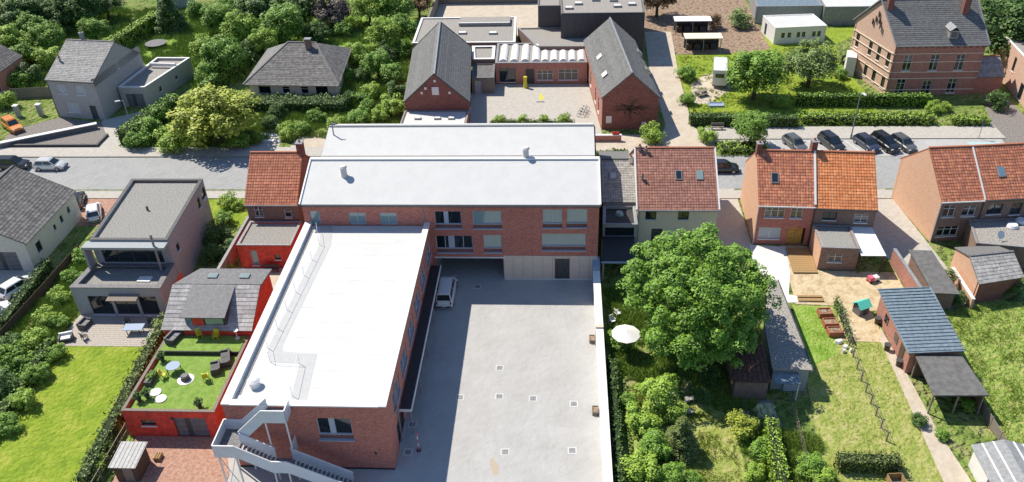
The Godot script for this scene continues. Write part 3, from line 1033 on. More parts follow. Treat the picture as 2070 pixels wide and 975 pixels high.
func school():
	var t := thing("school_building", "new red brick school with white roofs and a long wing by the court", "school", -20.0, 0, -73.6)
	# local origin at world (-20, 0, -73.6)
	var FL := Vector2(-7, 0)
	var FR := Vector2(24, 0)
	var BR := Vector2(24, -18.4)
	var BL := Vector2(-7, -18.4)
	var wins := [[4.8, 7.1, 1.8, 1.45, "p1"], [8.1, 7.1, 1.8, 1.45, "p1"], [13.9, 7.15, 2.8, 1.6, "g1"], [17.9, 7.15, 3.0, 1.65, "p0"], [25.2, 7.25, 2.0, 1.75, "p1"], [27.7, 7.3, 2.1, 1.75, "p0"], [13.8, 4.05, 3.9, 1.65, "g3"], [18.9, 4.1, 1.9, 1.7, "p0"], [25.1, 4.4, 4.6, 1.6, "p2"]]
	var ops := []
	for i in wins.size():
		var q: Array = wins[i]
		var drop := 0.0 if i < 2 else 0.5
		ops.append([q[0], q[1] - drop, q[2], q[3] + drop, "void"])
	ops.append([13.6, 0.0, 7.3, 2.8, "void"])
	ops.append([26.5, 0.0, 1.5, 2.8, "void"])
	ops.append([0.7, 7.0, 1.05, 1.75, "void"])
	var b := MB.new()
	wall_seg(b, FL, FR, 0.0, 9.6, 0.35, ops)
	part(t, "wall", b.mesh(), M.brick)
	for i in wins.size():
		var q: Array = wins[i]
		fit_opening(t, FL, FR, q)
		var cx: float = FL.x + q[0] + q[2] * 0.5
		if i >= 2:
			bx(t, "apron", cx, q[1] - 0.25, -0.22, q[2] - 0.02, 0.5, 0.2, M.brick_dark)  # darker brick paints the shadow band in the recess below the pane
			bx(t, "window_sill", cx, q[1] - 0.53, 0.0, q[2] + 0.1, 0.07, 0.34, M.frame_grey)
		bx(t, "window_sill", cx, q[1] + 0.0, -0.12, q[2] - 0.02, 0.06, 0.2, M.frame_grey)
	fit_opening(t, FL, FR, [0.7, 7.0, 1.05, 1.75, "p0"])
	fit_opening(t, FL, FR, [26.5, 0.0, 1.5, 2.8, "door"])
	# side and rear walls, with the two gables of the M-shaped roof
	for s in [[FR, BR], [BL, FL], [BR, BL]]:
		var wb := MB.new()
		wall_seg(wb, s[0], s[1], 0.0, 9.6, 0.35, [])
		if s[1] != BL:
			var x: float = s[0].x
			wb.face([Vector3(x, 9.6, 0), Vector3(x, 9.6, -9.5), Vector3(x, 9.85, -9.5), Vector3(x, 11.6, -5.8)])
			wb.face([Vector3(x, 9.6, -9.5), Vector3(x, 9.6, -18.4), Vector3(x, 11.3, -14.4), Vector3(x, 9.85, -9.5)])
		part(t, "wall", wb.mesh(), M.brick)
	# beige cladding of the ground floor, panel by panel
	var px := 13.95
	while px < 23.9:
		var w := 1.05
		if px > 19.3 and px < 21.0:
			px = 21.05
			continue
		if px + w > 19.45 and px < 19.45:
			w = 19.45 - px
		if px + w > 24.0:
			w = 24.0 - px
		bx(t, "cladding_panel", px + w * 0.5, 1.6, 0.03, w - 0.025, 3.14, 0.06, M.beige_panel)
		px += w
	bx(t, "cladding_panel", 20.25, 3.0, 0.03, 1.55, 0.34, 0.06, M.beige_panel)
	bx(t, "plinth", 19.0, 0.06, 0.05, 10.0, 0.14, 0.12, M.frame_white)
	bx(t, "lintel", 10.3, 2.92, 0.03, 7.6, 0.16, 0.1, M.frame_white)
	# open passage through the block
	var pb := MB.new()
	pb.quad(Vector3(6.6, 0, -0.35), Vector3(6.6, 0, -18), Vector3(6.6, 2.8, -18), Vector3(6.6, 2.8, -0.35))
	pb.quad(Vector3(13.9, 0, -18), Vector3(13.9, 0, -0.35), Vector3(13.9, 2.8, -0.35), Vector3(13.9, 2.8, -18))
	pb.quad(Vector3(6.6, 2.8, -0.35), Vector3(6.6, 2.8, -18), Vector3(13.9, 2.8, -18), Vector3(13.9, 2.8, -0.35))
	part(t, "passage_wall", pb.mesh(), M.render_grey)
	# white roofs
	var x0 := -7.12
	var x1 := 24.15
	var r1 := MB.new()
	r1.slab([Vector3(x0, 9.72, 0.25), Vector3(x1, 9.72, 0.25), Vector3(x1, 11.75, -5.8), Vector3(x0, 11.75, -5.8)], 0.18)
	r1.slab([Vector3(x1 - 0.3, 9.95, -9.5), Vector3(x0, 9.95, -9.5), Vector3(x0, 11.75, -5.8), Vector3(x1 - 0.3, 11.75, -5.8)], 0.18)
	part(t, "roof", r1.mesh(), M.membrane)
	var r2 := MB.new()
	r2.slab([Vector3(x0, 9.95, -9.5), Vector3(x1 - 0.3, 9.95, -9.5), Vector3(x1 - 0.3, 11.45, -14.4), Vector3(x0, 11.45, -14.4)], 0.18)
	r2.slab([Vector3(x1 - 0.3, 9.7, -18.6), Vector3(x0, 9.7, -18.6), Vector3(x0, 11.45, -14.4), Vector3(x1 - 0.3, 11.45, -14.4)], 0.18)
	part(t, "roof", r2.mesh(), M.membrane)
	bx(t, "ridge_cap", 8.5, 11.8, -5.85, 31.3, 0.16, 0.5, M.white)
	bx(t, "ridge_cap", 8.4, 11.48, -14.4, 31.0, 0.12, 0.3, M.zinc)
	bx(t, "valley_gutter", 8.4, 10.0, -9.5, 30.9, 0.1, 0.5, M.mid_grey)
	for s in [-7.1, 24.12]:
		var vb := MB.new()
		vb.bar(Vector3(s, 9.76, 0.3), Vector3(s, 11.8, -5.8), 0.14, 0.2)
		part(t, "verge", vb.mesh(), M.white)
	bx(t, "gutter", 8.5, 9.56, 0.32, 31.2, 0.14, 0.16, M.dark_grey)
	bx(t, "fascia", 8.5, 9.42, 0.06, 31.1, 0.14, 0.12, M.white)
	for s in [[-3.0, 11.05, -3.5], [16.3, 11.85, -6.1]]:
		vent(t, s[0], s[1] - 0.2, s[2], 0.33, 1.2)
	var mast := MB.new()
	mast.tube(Vector3(-6.3, 10.8, -13.0), Vector3(-6.3, 12.6, -13.0), 0.08, 0.08, 7)
	mast.tube(Vector3(-6.3, 12.5, -13.0), Vector3(-5.8, 12.5, -13.0), 0.06, 0.06, 6)
	part(t, "vent_pipe", mast.mesh(), M.zinc)
	var dpb := MB.new()
	dpb.tube(Vector3(5.75, 7.0, 0.08), Vector3(5.75, 9.5, 0.08), 0.05, 0.05, 6)
	part(t, "downpipe", dpb.mesh(), M.zinc)
	# ---- the long wing
	var WL := Vector2(-6.9, 26.7)
	var WR := Vector2(6.3, 26.7)
	var fw := [[7.4, 3.55, 2.8, 2.4, "void"]]
	var w1 := MB.new()
	wall_seg(w1, WL, WR, 0.0, 7.3, 0.35, fw)
	part(t, "wall", w1.mesh(), M.brick)
	fit_opening(t, WL, WR, [7.4, 4.1, 2.8, 1.85, "g1"])
	bx(t, "apron", 1.9, 3.85, 26.48, 2.78, 0.5, 0.2, M.brick_dark)  # recess shadow painted as darker brick here too
	bx(t, "window_sill", 1.9, 3.52, 26.72, 2.95, 0.07, 0.34, M.frame_grey)
	bx(t, "window_sill", 1.9, 4.1, 26.58, 2.78, 0.06, 0.2, M.frame_grey)
	bx(t, "wall_lamp", 4.9, 2.0, 26.76, 0.16, 0.22, 0.12, M.frame_dark)
	var sw := []
	for k in 6:
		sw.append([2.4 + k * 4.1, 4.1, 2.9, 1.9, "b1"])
		sw.append([2.4 + k * 4.1, 0.1, 3.0, 2.5, "d2"])
	var w2 := MB.new()
	wall_seg(w2, WR, Vector2(6.3, 0.0), 0.0, 7.3, 0.35, sw)
	part(t, "wall", w2.mesh(), M.brick)
	for q in sw:
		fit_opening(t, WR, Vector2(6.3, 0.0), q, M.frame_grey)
	var w3 := MB.new()
	wall_seg(w3, Vector2(-6.9, 0.0), WL, 0.0, 7.3, 0.35, [])
	part(t, "wall", w3.mesh(), M.brick)
	bx(t, "roof", -0.3, 6.95, 13.25, 12.5, 0.1, 26.3, M.membrane)
	for k in 12:
		bx(t, "roof_seam", -0.3, 7.002, 1.3 + k * 2.1, 12.3, 0.01, 0.06, M.membrane)
	bx(t, "coping", -6.6, 7.35, 13.35, 0.72, 0.12, 26.8, M.white)
	bx(t, "coping", 6.06, 7.35, 13.35, 0.6, 0.12, 26.8, M.white)
	bx(t, "coping", -0.25, 7.34, 26.48, 12.0, 0.12, 0.62, M.white)
	bx(t, "parapet_upstand", -6.38, 7.14, 13.2, 0.25, 0.3, 26.2, M.white)
	bx(t, "parapet_upstand", 5.85, 7.14, 13.2, 0.2, 0.3, 26.2, M.white)
	bx(t, "parapet_upstand", -0.25, 7.14, 26.25, 12.0, 0.3, 0.2, M.white)
	bx(t, "roof_shadow_strip", -5.96, 7.004, 13.0, 0.22, 0.02, 24.6, M.mid_grey)  # dark line painted where the left parapet casts its shadow
	var wk := MB.new()
	wk.prism(poly2([-1.6, 25.9, -2.0, 21.5, -4.6, 21.3, -5.3, 19.6, -4.6, 3.7, -5.4, 0.1, -4.0, 0.1, -3.4, 3.7, -4.1, 19.2, -3.9, 20.0, -0.8, 20.3, -0.3, 25.9]), 6.99, 7.016)
	part(t, "walkway", wk.mesh(), M.walkway)
	# canopy over the doors of the wing
	bx(t, "canopy", 6.85, 3.0, 12.3, 1.0, 0.16, 21.0, M.dark)
	bx(t, "canopy_edge", 7.38, 3.02, 12.3, 0.08, 0.24, 21.1, M.white)
	bx(t, "canopy_edge", 6.85, 3.02, 22.85, 1.0, 0.24, 0.08, M.white)
	for k in 5:
		cy(t, "canopy_post", 7.25, 1.46, 3.0 + k * 4.9, 0.05, 0.05, 2.92, M.zinc, Vector3.ZERO, 8)
	var dp := MB.new()
	dp.tube(Vector3(6.42, 0, 23.6), Vector3(6.42, 7.2, 23.6), 0.055, 0.055, 6)
	part(t, "downpipe", dp.mesh(), M.zinc)
	# roof outlet dome
	var dm := cy(t, "roof_outlet", -5.0, 7.3, 24.2, 0.45, 0.4, 0.6, M.white, Vector3.ZERO, 20)
	cy(dm, "cover", 0, 0.4, 0, 0.55, 0.3, 0.2, M.white, Vector3.ZERO, 20)
	# railing round the walkway on the wing roof
	var rail := [[-1.6, 25.3], [-2.0, 21.5], [-4.6, 21.3], [-5.3, 19.6], [-4.6, 3.7], [-5.4, 1.2]]
	for i in rail.size() - 1:
		var a := Vector3(rail[i][0], 0, rail[i][1])
		var e := Vector3(rail[i + 1][0], 0, rail[i + 1][1])
		var n := int(max(1, round((e - a).length() / 2.6)))
		for k in n:
			var p := a.lerp(e, float(k) / n)
			bx(t, "railing_post", p.x, 7.55, p.z, 0.03, 1.1, 0.03, M.white)
		for y in [1.1]:
			var rb := MB.new()
			rb.bar(a + Vector3(0, 7.0 + y, 0), e + Vector3(0, 7.0 + y, 0), 0.022, 0.022)
			part(t, "railing_bar", rb.mesh(), M.white)
	# stone joint at the foot of the wing
	bx(t, "base_course", -0.3, 0.09, 26.72, 13.2, 0.18, 0.05, M.dark)

func panel_rail(t: Node, a: Vector3, e: Vector3, h := 1.05):
	# sheet balustrade standing on the line a-e, with a white top bar
	var b := MB.new()
	var n := (e - a).cross(Vector3.UP).normalized() * 0.03
	b.quad(a + n - Vector3(0, 0.25, 0), e + n - Vector3(0, 0.25, 0), e + n + Vector3(0, h, 0), a + n + Vector3(0, h, 0))
	b.quad(e - n - Vector3(0, 0.25, 0), a - n - Vector3(0, 0.25, 0), a - n + Vector3(0, h, 0), e - n + Vector3(0, h, 0))
	b.bar(a - Vector3(0, 0.25, 0), e - Vector3(0, 0.25, 0), 0.06, 0.02)
	var o := part(t, "balustrade", b.mesh(), M.steel)
	var c := MB.new()
	c.bar(a + Vector3(0, h, 0), e + Vector3(0, h, 0), 0.09, 0.06)
	part(o, "handrail", c.mesh(), M.white)

func flight(t: Node, x0: float, y0: float, x1: float, y1: float, z0: float, z1: float):
	var n := int(round(abs(y1 - y0) / 0.185))
	for i in n:
		var u := (i + 0.5) / n
		bx(t, "tread", lerp(x0, x1, u), lerp(y0, y1, u), (z0 + z1) * 0.5, abs(x1 - x0) / n * 0.86, 0.05, z1 - z0 - 0.1, M.mid_grey)
		bx(t, "nosing", lerp(x0, x1, u) + sign(x1 - x0) * abs(x1 - x0) / n * 0.4 * (1.0 if y1 < y0 else -1.0), lerp(y0, y1, u) + 0.02, (z0 + z1) * 0.5, 0.05, 0.06, z1 - z0 - 0.12, M.steel)

func fire_stairs():
	var t := thing("fire_escape_stairs", "pale grey steel fire escape zigzagging up the brick wing's end wall", "stairs", -22.0, 0, -45.5)
	# local: x + 22, z + 45.5
	bx(t, "landing", -0.3, 7.0, -0.7, 1.9, 0.08, 1.3, M.mid_grey)
	bx(t, "landing", -4.25, 4.6, 0.05, 1.75, 0.08, 2.7, M.mid_grey)
	bx(t, "landing", -0.15, 2.9, 0.75, 1.3, 0.08, 1.2, M.mid_grey)
	flight(t, -3.5, 4.7, -1.2, 7.0, -1.35, -0.1)
	flight(t, -3.4, 4.55, -0.8, 2.95, 0.1, 1.4)
	flight(t, 0.5, 2.85, 5.4, 0.1, 0.1, 1.4)
	panel_rail(t, Vector3(-1.2, 7.0, -0.05), Vector3(0.65, 7.0, -0.05))
	panel_rail(t, Vector3(0.65, 7.0, -0.05), Vector3(0.65, 7.0, -1.35))
	panel_rail(t, Vector3(-3.5, 4.6, -0.05), Vector3(-1.2, 7.0, -0.05))
	panel_rail(t, Vector3(-3.6, 4.6, -1.4), Vector3(-1.2, 7.0, -1.4))
	panel_rail(t, Vector3(-5.1, 4.6, -1.4), Vector3(-3.6, 4.6, -1.4))
	panel_rail(t, Vector3(-5.1, 4.6, 1.42), Vector3(-5.1, 4.6, -1.4))
	panel_rail(t, Vector3(-5.1, 4.6, 1.42), Vector3(-3.4, 4.6, 1.42))
	panel_rail(t, Vector3(-3.4, 4.6, 1.42), Vector3(-0.8, 2.95, 1.42))
	panel_rail(t, Vector3(-0.8, 2.9, 1.42), Vector3(0.5, 2.9, 1.42))
	panel_rail(t, Vector3(0.5, 2.9, 1.42), Vector3(6.3, -0.35, 1.42))
	panel_rail(t, Vector3(-3.4, 4.6, 0.06), Vector3(-0.8, 2.95, 0.06))
	panel_rail(t, Vector3(0.5, 2.9, 0.06), Vector3(5.2, 0.2, 0.06))
	panel_rail(t, Vector3(0.5, 2.9, 0.06), Vector3(0.5, 2.9, -1.3))
	for p in [[-4.9, 1.3, 4.55], [-4.9, -1.2, 4.55], [-3.5, 1.3, 4.55], [-3.5, -1.2, 4.55], [-0.7, 1.3, 2.85], [0.45, 1.3, 2.85], [0.55, -0.15, 6.95], [-1.1, -0.15, 6.95]]:
		var b := MB.new()
		b.tube(Vector3(p[0], 0, p[1]), Vector3(p[0], p[2], p[1]), 0.07, 0.07, 8)
		part(t, "column", b.mesh(), M.white)
	var br := MB.new()
	br.bar(Vector3(-4.9, 0.2, 1.3), Vector3(-3.5, 4.4, 1.3), 0.05, 0.05)
	br.bar(Vector3(-4.9, 4.4, 1.3), Vector3(-3.5, 0.2, 1.3), 0.05, 0.05)
	part(t, "brace", br.mesh(), M.white)

func court():
	var w := thing("court_wall", "long white rendered boundary wall along the concrete court", "wall", 3.85, 0, -57.0)
	bx(w, "wall", 0, 1.05, 0, 0.6, 2.1, 33.0, M.white)
	bx(w, "coping", 0, 2.16, 0, 0.74, 0.12, 33.1, M.white)
	bx(w, "pier", 0, 1.2, -6.0, 0.76, 2.4, 0.45, M.beige_panel)
	bx(w, "pier", 0, 1.35, -16.2, 0.76, 2.7, 1.9, M.light_blue)
	var k := 0
	for p in [[-5.7, -59.4], [-5.5, -55.6], [-9.1, -55.4], [-2.4, -55.4], [1.3, -54.8], [-4.6, -49.0], [1.1, -49.3], [-8.9, -72.2], [-12.9, -48.8], [-13.0, -52.0]]:
		var shade: bool = k > 6
		var t := thing("drain_cover", "square grey drain cover in a pale frame set in the concrete court" if not shade else "dark drain cover in the shade close to the brick school", "drain cover", p[0], 0.03, p[1], 0, "covers in the sunlit court" if not shade else "covers in the shaded court")
		for s in [-1, 1]:
			bx(t, "frame", s * 0.33, 0.006, 0, 0.1, 0.016, 0.76, M.roof_pale)
			bx(t, "frame", 0, 0.006, s * 0.33, 0.56, 0.016, 0.1, M.roof_pale)
		bx(t, "grate", 0, 0.004, 0, 0.54, 0.012, 0.54, M.zinc)
		for i in 4:
			bx(t, "slot", -0.18 + i * 0.12, 0.012, 0, 0.03, 0.008, 0.42, M.mid_grey)
		k += 1
	rng.seed = 33
	var sp := []
	for i in 14:
		var a := TAU * i / 14.0
		sp.append(-5.4 + cos(a) * 0.33 * rng.randf_range(0.7, 1.2) + sin(a) * 0.25)
		sp.append(-47.4 + sin(a) * 1.0 * rng.randf_range(0.75, 1.15))
	ground_sheet("sand_stain", sp, 0.035, M.stain, 0.02)
	for z in [-63.5, -53.8]:
		var t := thing("wooden_crate", "small olive-brown crate standing against the white court wall", "crate", 3.2, 0.03, z, 0, "crates by the court wall")
		bx(t, "base", 0, 0.05, 0, 0.55, 0.1, 0.85, M.wood_grey)
		for s in [-1, 1]:
			for j in 2:
				bx(t, "slat", s * 0.26, 0.2 + j * 0.16, 0, 0.04, 0.12, 0.85, M.wood_grey)
				bx(t, "slat", 0, 0.2 + j * 0.16, s * 0.41, 0.48, 0.12, 0.04, M.wood_grey)
		bx(t, "soil", 0, 0.3, 0, 0.46, 0.06, 0.76, M.earth)
	var pole := thing("marker_post", "thin red and white marker post in the shaded court strip", "post", -12.0, 0.03, -49.0)
	cy(pole, "foot", 0, 0.05, 0, 0.22, 0.2, 0.1, M.dark_grey)
	for i in 5:
		cy(pole, "band", 0, 0.1 + 0.42 * (i + 0.5), 0, 0.055, 0.055, 0.42, M.frame_white if i % 2 else M.pink, Vector3.ZERO, 10)
	car(-12.05, -70.6, 180.0, M.paint_white, "van", "white people carrier parked in the shaded court beside the wing canopy")

func left_side():
	# house with the orange roof beside the school
	gable_house("row_house", "narrow brick house with orange tiled roof beside the school's white roof", "house", [-36.1, -80.7, -30.1, -80.7, -30.1, -90.3, -36.1, -90.3], 5.4, 9.3, {"wall": M.brick_brown, "tiles": BRICK_RED, "roof": M.terracotta, "over": 0.25, "ops": {"f": [[0.8, 3.5, 1.0, 1.35, "w1"], [4.3, 3.4, 0.8, 1.1, "w0"]]}, "gutter": M.zinc, "chimney_mat": M.brick_dark, "chimneys": [[0.96, -0.2, 0.7, 0.9, 1.0]]})
	flat_block("rear_extension", "low red-painted extension with gravel roof behind the orange-roofed house", "extension", [-35.9, -75.4, -29.8, -75.4, -29.8, -80.3, -35.9, -80.3], 3.1, {"wall": M.red, "roof": M.gravel, "parapet": 0.1, "coping_w": 0.3, "ops": {"f": [[1.3, 0.4, 0.8, 2.0, "p0"], [4.0, 1.2, 0.7, 0.7, "d0"]]}})
	ground_sheet("courtyard_paving", [-37.0, -75.4, -29.4, -75.4, -29.4, -66.0, -37.0, -66.0], 0.02, M.path)
	var gw := thing("garden_wall", "dark brown brick garden wall between the red extension and dark shrubs", "wall", -37.2, 0, -77.6)
	bx(gw, "wall", 0, 1.0, 0, 0.25, 2.0, 11.0, M.brick_brown)
	bx(gw, "coping", 0, 2.04, 0, 0.34, 0.08, 11.0, M.zinc)
	bx(thing("garden_bench", "long dark bench against the red extension wall", "bench", -32.3, 0, -74.7), "seat", 0, 0.42, 0, 1.8, 0.08, 0.4, M.dark_grey)
	var bench := get_child(get_child_count() - 1)
	for s in [-1, 1]:
		bx(bench, "leg", s * 0.75, 0.2, 0, 0.08, 0.38, 0.36, M.dark_grey)
	bx(bench, "backrest", 0, 0.7, -0.2, 1.8, 0.3, 0.06, M.dark_grey)
	# red house: steep pale tiles, flat top, dormer
	var t := thing("red_house", "red house with pale grey tiles, a grey dormer and a turf roof terrace", "house", -33.5, 0, -60.0)
	var e := MB.new()
	# walls (local: x + 33.5, z + 60)
	wall_seg(e, Vector2(-4.3, -0.1), Vector2(4.4, -0.1), 0, 4.0, 0.3, [])
	part(t, "wall", e.mesh(), M.red)
	for s in [[4.4, -0.1, 4.6, -6.2], [-4.3, -6.2, -4.3, -0.1]]:
		var wb := MB.new()
		wall_seg(wb, Vector2(s[0], s[1]), Vector2(s[2], s[3]), 0, 4.0, 0.3, [])
		var x: float = s[0]
		var x2: float = s[2]
		if s[1] > -1:
			wb.face([Vector3(x, 4, -0.1), Vector3(x2, 4, -6.2), Vector3(x2, 6.35, -6.1), Vector3(x, 6.35, -3.7)])
		else:
			wb.face([Vector3(x, 4, -6.2), Vector3(x, 4, -0.1), Vector3(x, 6.35, -3.7), Vector3(x, 6.35, -6.1)])
		part(t, "wall", wb.mesh(), M.red)
	var rb := MB.new()
	rb.slab([Vector3(-4.5, 3.95, 0.15), Vector3(4.35, 3.95, 0.15), Vector3(4.5, 6.5, -3.7), Vector3(-4.2, 6.5, -3.7)], 0.15)
	var roof := part(t, "roof", rb.mesh(), M.zinc)
	tile_field(roof, Vector3(-4.5, 3.95, 0.15), Vector3(4.35, 3.95, 0.15), Vector3(4.5, 6.5, -3.7), Vector3(-4.2, 6.5, -3.7), [Color(0.58, 0.56, 0.55), Color(0.52, 0.5, 0.49), Color(0.63, 0.61, 0.6)], 1.1, 0.42, 0.012)
	var fb := MB.new()
	fb.prism(poly2([-4.1, -3.75, 4.6, -3.75, 4.9, -6.3, -2.4, -6.3]), 6.38, 6.55)
	part(t, "flat_roof", fb.mesh(), M.mid_grey)
	for p in [[-0.6, -5.0], [2.6, -5.0]]:
		var s := bx(t, "skylight", p[0], 6.62, p[1], 0.9, 0.14, 0.7, M.zinc)
		bx(s, "pane", 0, 0.06, 0, 0.74, 0.04, 0.54, M.glass_green_reflect)
	# dormer
	var d0 := MB.new()
	var prof := [Vector3(0, 3.9, -0.3), Vector3(0, 5.5, -0.3), Vector3(0, 6.35, -3.7), Vector3(0, 3.9, -3.7)]
	for i in 4:
		var j := (i + 1) % 4
		d0.quad(prof[i] + Vector3(-2.1, 0, 0), prof[i] + Vector3(1.9, 0, 0), prof[j] + Vector3(1.9, 0, 0), prof[j] + Vector3(-2.1, 0, 0))
	d0.face([prof[0] + Vector3(1.9, 0, 0), prof[3] + Vector3(1.9, 0, 0), prof[2] + Vector3(1.9, 0, 0), prof[1] + Vector3(1.9, 0, 0)])
	d0.face([prof[0] + Vector3(-2.1, 0, 0), prof[1] + Vector3(-2.1, 0, 0), prof[2] + Vector3(-2.1, 0, 0), prof[3] + Vector3(-2.1, 0, 0)])
	var dm := part(t, "dormer", d0.mesh(), M.dark_grey)
	var dr := MB.new()
	dr.slab([Vector3(-2.25, 5.56, 0.2), Vector3(2.05, 5.56, 0.2), Vector3(2.05, 6.52, -3.8), Vector3(-2.25, 6.52, -3.8)], 0.12)
	part(dm, "roof", dr.mesh(), M.mid_grey)
	var dw := bx(dm, "window", 0.75, 4.85, -0.27, 1.9, 1.1, 0.06, M.frame_dark)
	dw.set_meta("label", "dormer window with the garden reflection put in as green pane colour")
	bx(dm, "window_pane", 0.75, 4.85, -0.235, 1.7, 0.9, 0.03, M.glass_green_reflect)
	bx(dm, "red_panel", -0.85, 4.75, -0.26, 1.1, 1.4, 0.07, M.red)
	bx(dm, "glass_door", -1.75, 4.75, -0.26, 0.6, 1.4, 0.05, M.glass_blue_reflect)
	# terrace block under the turf
	var tb := {"host": t, "wall": M.red, "roof": M.turf, "parapet": 0.32, "coping_mat": M.wood_grey, "coping_w": 0.28, "skip": [2], "ops": {"f": [[1.35, 1.35, 1.3, 0.7, "d0"], [4.3, 0.0, 2.9, 2.35, "garage"]]}}
	flat_block("", "", "", [-37.8, -50.1, -29.6, -50.1, -29.6, -60.05, -37.7, -60.05], 3.1, tb)
	bx(t, "upper_turf", -0.15, 2.98, 1.14, 7.55, 0.5, 2.2, M.turf)
	bx(t, "terrace_step", -0.15, 2.97, 2.28, 7.55, 0.5, 0.08, M.dark)  # the riser's shade is put into its near-black colour
	bx(t, "wall_lamp", 0.0, 2.3, 9.97, 0.2, 0.2, 0.16, M.frame_dark)
	var ty := 2.79
	# terrace furniture
	sofa(-36.6, 3.24, -59.4 + 0.1, 75.0, 1.7, M.mid_grey, "grey outdoor sofa on the upper turf step of the red house terrace")
	chair(-34.3, 3.24, -59.7, 30.0, M.yellow, "yellow garden chair on the upper terrace step beside its shadow")
	chair(-32.6, 3.24, -60.0 + 0.45, 0.0, M.yellow, "yellow garden chair close under the dormer of the red house")
	chair(-31.9, ty, -54.4, 200.0, M.yellow, "yellow garden chair beside the dark covered lounge set")
	chair(-35.9, ty, -54.6, 100.0, M.yellow, "yellow garden chair pulled up to the round grey table")
	sofa(-30.9, ty, -56.9, -70.0, 1.9, M.dark_grey, "dark covered lounge sofa against the terrace's right edge")
	sofa(-31.4, ty, -55.6, -70.0, 1.3, M.dark_grey, "smaller dark lounge seat next to the covered sofa")
	table(-35.2, ty, -55.4, 0, 1.25, 1.25, M.light_blue, "round blue-grey table on the lower terrace turf", true)
	var pf := thing("pouf", "dark round pouf on a white disc on the terrace turf", "pouf", -33.8, ty, -54.4)
	cy(pf, "disc", 0, 0.015, 0, 0.75, 0.75, 0.03, M.white, Vector3.ZERO, 24)
	cy(pf, "seat", 0, 0.24, 0, 0.42, 0.38, 0.42, M.dark_grey, Vector3.ZERO, 20)
	cy(pf, "cushion", 0, 0.49, 0, 0.34, 0.3, 0.08, M.mid_grey, Vector3.ZERO, 20)
	for p in [[-35.1, -51.9, "white round pad on turf nearer the terrace middle"], [-35.9, -52.7, "white round pad on turf beside the dark planter"]]:
		var pd := thing("floor_pad", p[2], "pad", p[0], ty, p[1])
		cy(pd, "pad", 0, 0.04, 0, 0.5, 0.5, 0.08, M.white, Vector3.ZERO, 24)
		cy(pd, "button", 0, 0.09, 0, 0.08, 0.08, 0.03, M.frame_white)
	for p in [[-31.2, -50.9, "leafy pot plants at the front right corner of the terrace"], [-36.9, -51.6, "potted plant in the front left corner of the terrace"], [-36.9, -56.8, "pot plant by the terrace's hedge side near the step"], [-36.3, -52.0, "potted plant next to the white pads"]]:
		var pt := thing("potted_plant", p[2], "plant", p[0], ty, p[1])
		cy(pt, "pot", 0, 0.2, 0, 0.16, 0.24, 0.4, M.dark_grey)
		part(pt, "foliage", crown("b", "dark"), M.leaf, Vector3(0, 0.7, 0)).scale = Vector3.ONE * 0.3
	var wt := thing("side_stand", "white narrow stand at the upper right of the terrace", "stand", -30.6, 3.24, -59.6)
	cy(wt, "foot", 0, 0.03, 0, 0.22, 0.22, 0.06, M.white)
	cy(wt, "stem", 0, 0.5, 0, 0.04, 0.04, 0.9, M.white)
	cy(wt, "top", 0, 0.97, 0, 0.25, 0.25, 0.05, M.white)
	var pl := thing("planter_box", "dark planter box by the left terrace edge", "planter", -36.9, ty, -54.2)
	bx(pl, "box", 0, 0.25, 0, 0.6, 0.5, 1.6, M.dark_grey)
	part(pl, "foliage", crown("b", "mid"), M.leaf, Vector3(0, 0.6, 0)).scale = Vector3(0.25, 0.2, 0.5)
	# shed and yard in front of the red house
	var sh := thing("garden_shed", "small shed with pale ribbed metal roof in front of the red garage", "shed", -35.8, 0, -46.2)
	bx(sh, "wall", 0, 0.95, 0, 1.9, 1.9, 2.2, M.wood_dark)
	var rp := bx(sh, "roof", 0, 2.0, 0, 2.3, 0.07, 2.7, M.zinc, Vector3(4, 0, 0))
	for i in 7:
		bx(rp, "rib", -1.05 + i * 0.35, 0.045, 0, 0.05, 0.04, 2.68, M.zinc)
	bx(sh, "door", 0.2, 0.9, 1.11, 0.8, 1.7, 0.04, M.wood_grey)
	ground_sheet("yard_paving", [-37.4, -50.1, -29.2, -50.1, -27.6, -46.9, -27.6, -36.0, -37.0, -36.0], 0.024, M.redpave)
	var hb := thing("log_pile", "pale stack of cut logs beside the small shed", "logs", -34.3, 0, -47.6)
	for i in 6:
		cy(hb, "log", -0.2 + 0.2 * (i % 3), 0.13 + 0.2 * (i / 3), 0, 0.1, 0.1, 0.7, M.wood, Vector3(90, 0, 0), 9)
	fence("wire_fence", "weathered post and rail fence left of the shed", [-38.1, -50.3, -38.1, -40.0], 1.3, M.wood_grey, "rail", 1.6)
	# modern dark grey house
	flat_block("modern_house", "dark grey modern house with gravel flat roofs and open loggia", "house", [-49.6, -71.2, -41.2, -71.2, -42.0, -84.0, -50.6, -84.0], 6.6, {"wall": M.brick_brown, "wall_f": M.render_grey, "wall_l": M.render_grey, "wall_r": M.brick_grey, "roof": M.gravel, "parapet": 0.25, "coping_mat": M.dark_grey, "coping_w": 0.4, "ops": {"f": [[0.8, 3.7, 6.6, 2.2, "d3"]], "r": [[9.6, 4.4, 0.9, 1.3, "d0"], [11.2, 4.6, 1.4, 1.2, "d0"], [1.5, 4.0, 0.8, 0.9, "d0"]]}})
	var mh := get_child(get_child_count() - 1)
	flat_block("", "", "", [-50.6, -66.8, -41.0, -66.8, -41.2, -71.15, -50.2, -71.15], 3.6, {"host": mh, "wall": M.render_grey, "roof": M.gravel, "parapet": 0.45, "coping_mat": M.mid_grey, "coping_w": 0.6, "skip": [2], "ops": {"f": [[1.5, 0.15, 2.4, 2.4, "d1"], [4.2, 0.15, 2.4, 2.4, "d1"], [6.9, 0.15, 1.9, 2.4, "d0"]]}})
	var o2 := Vector2(mh.position.x, mh.position.z)
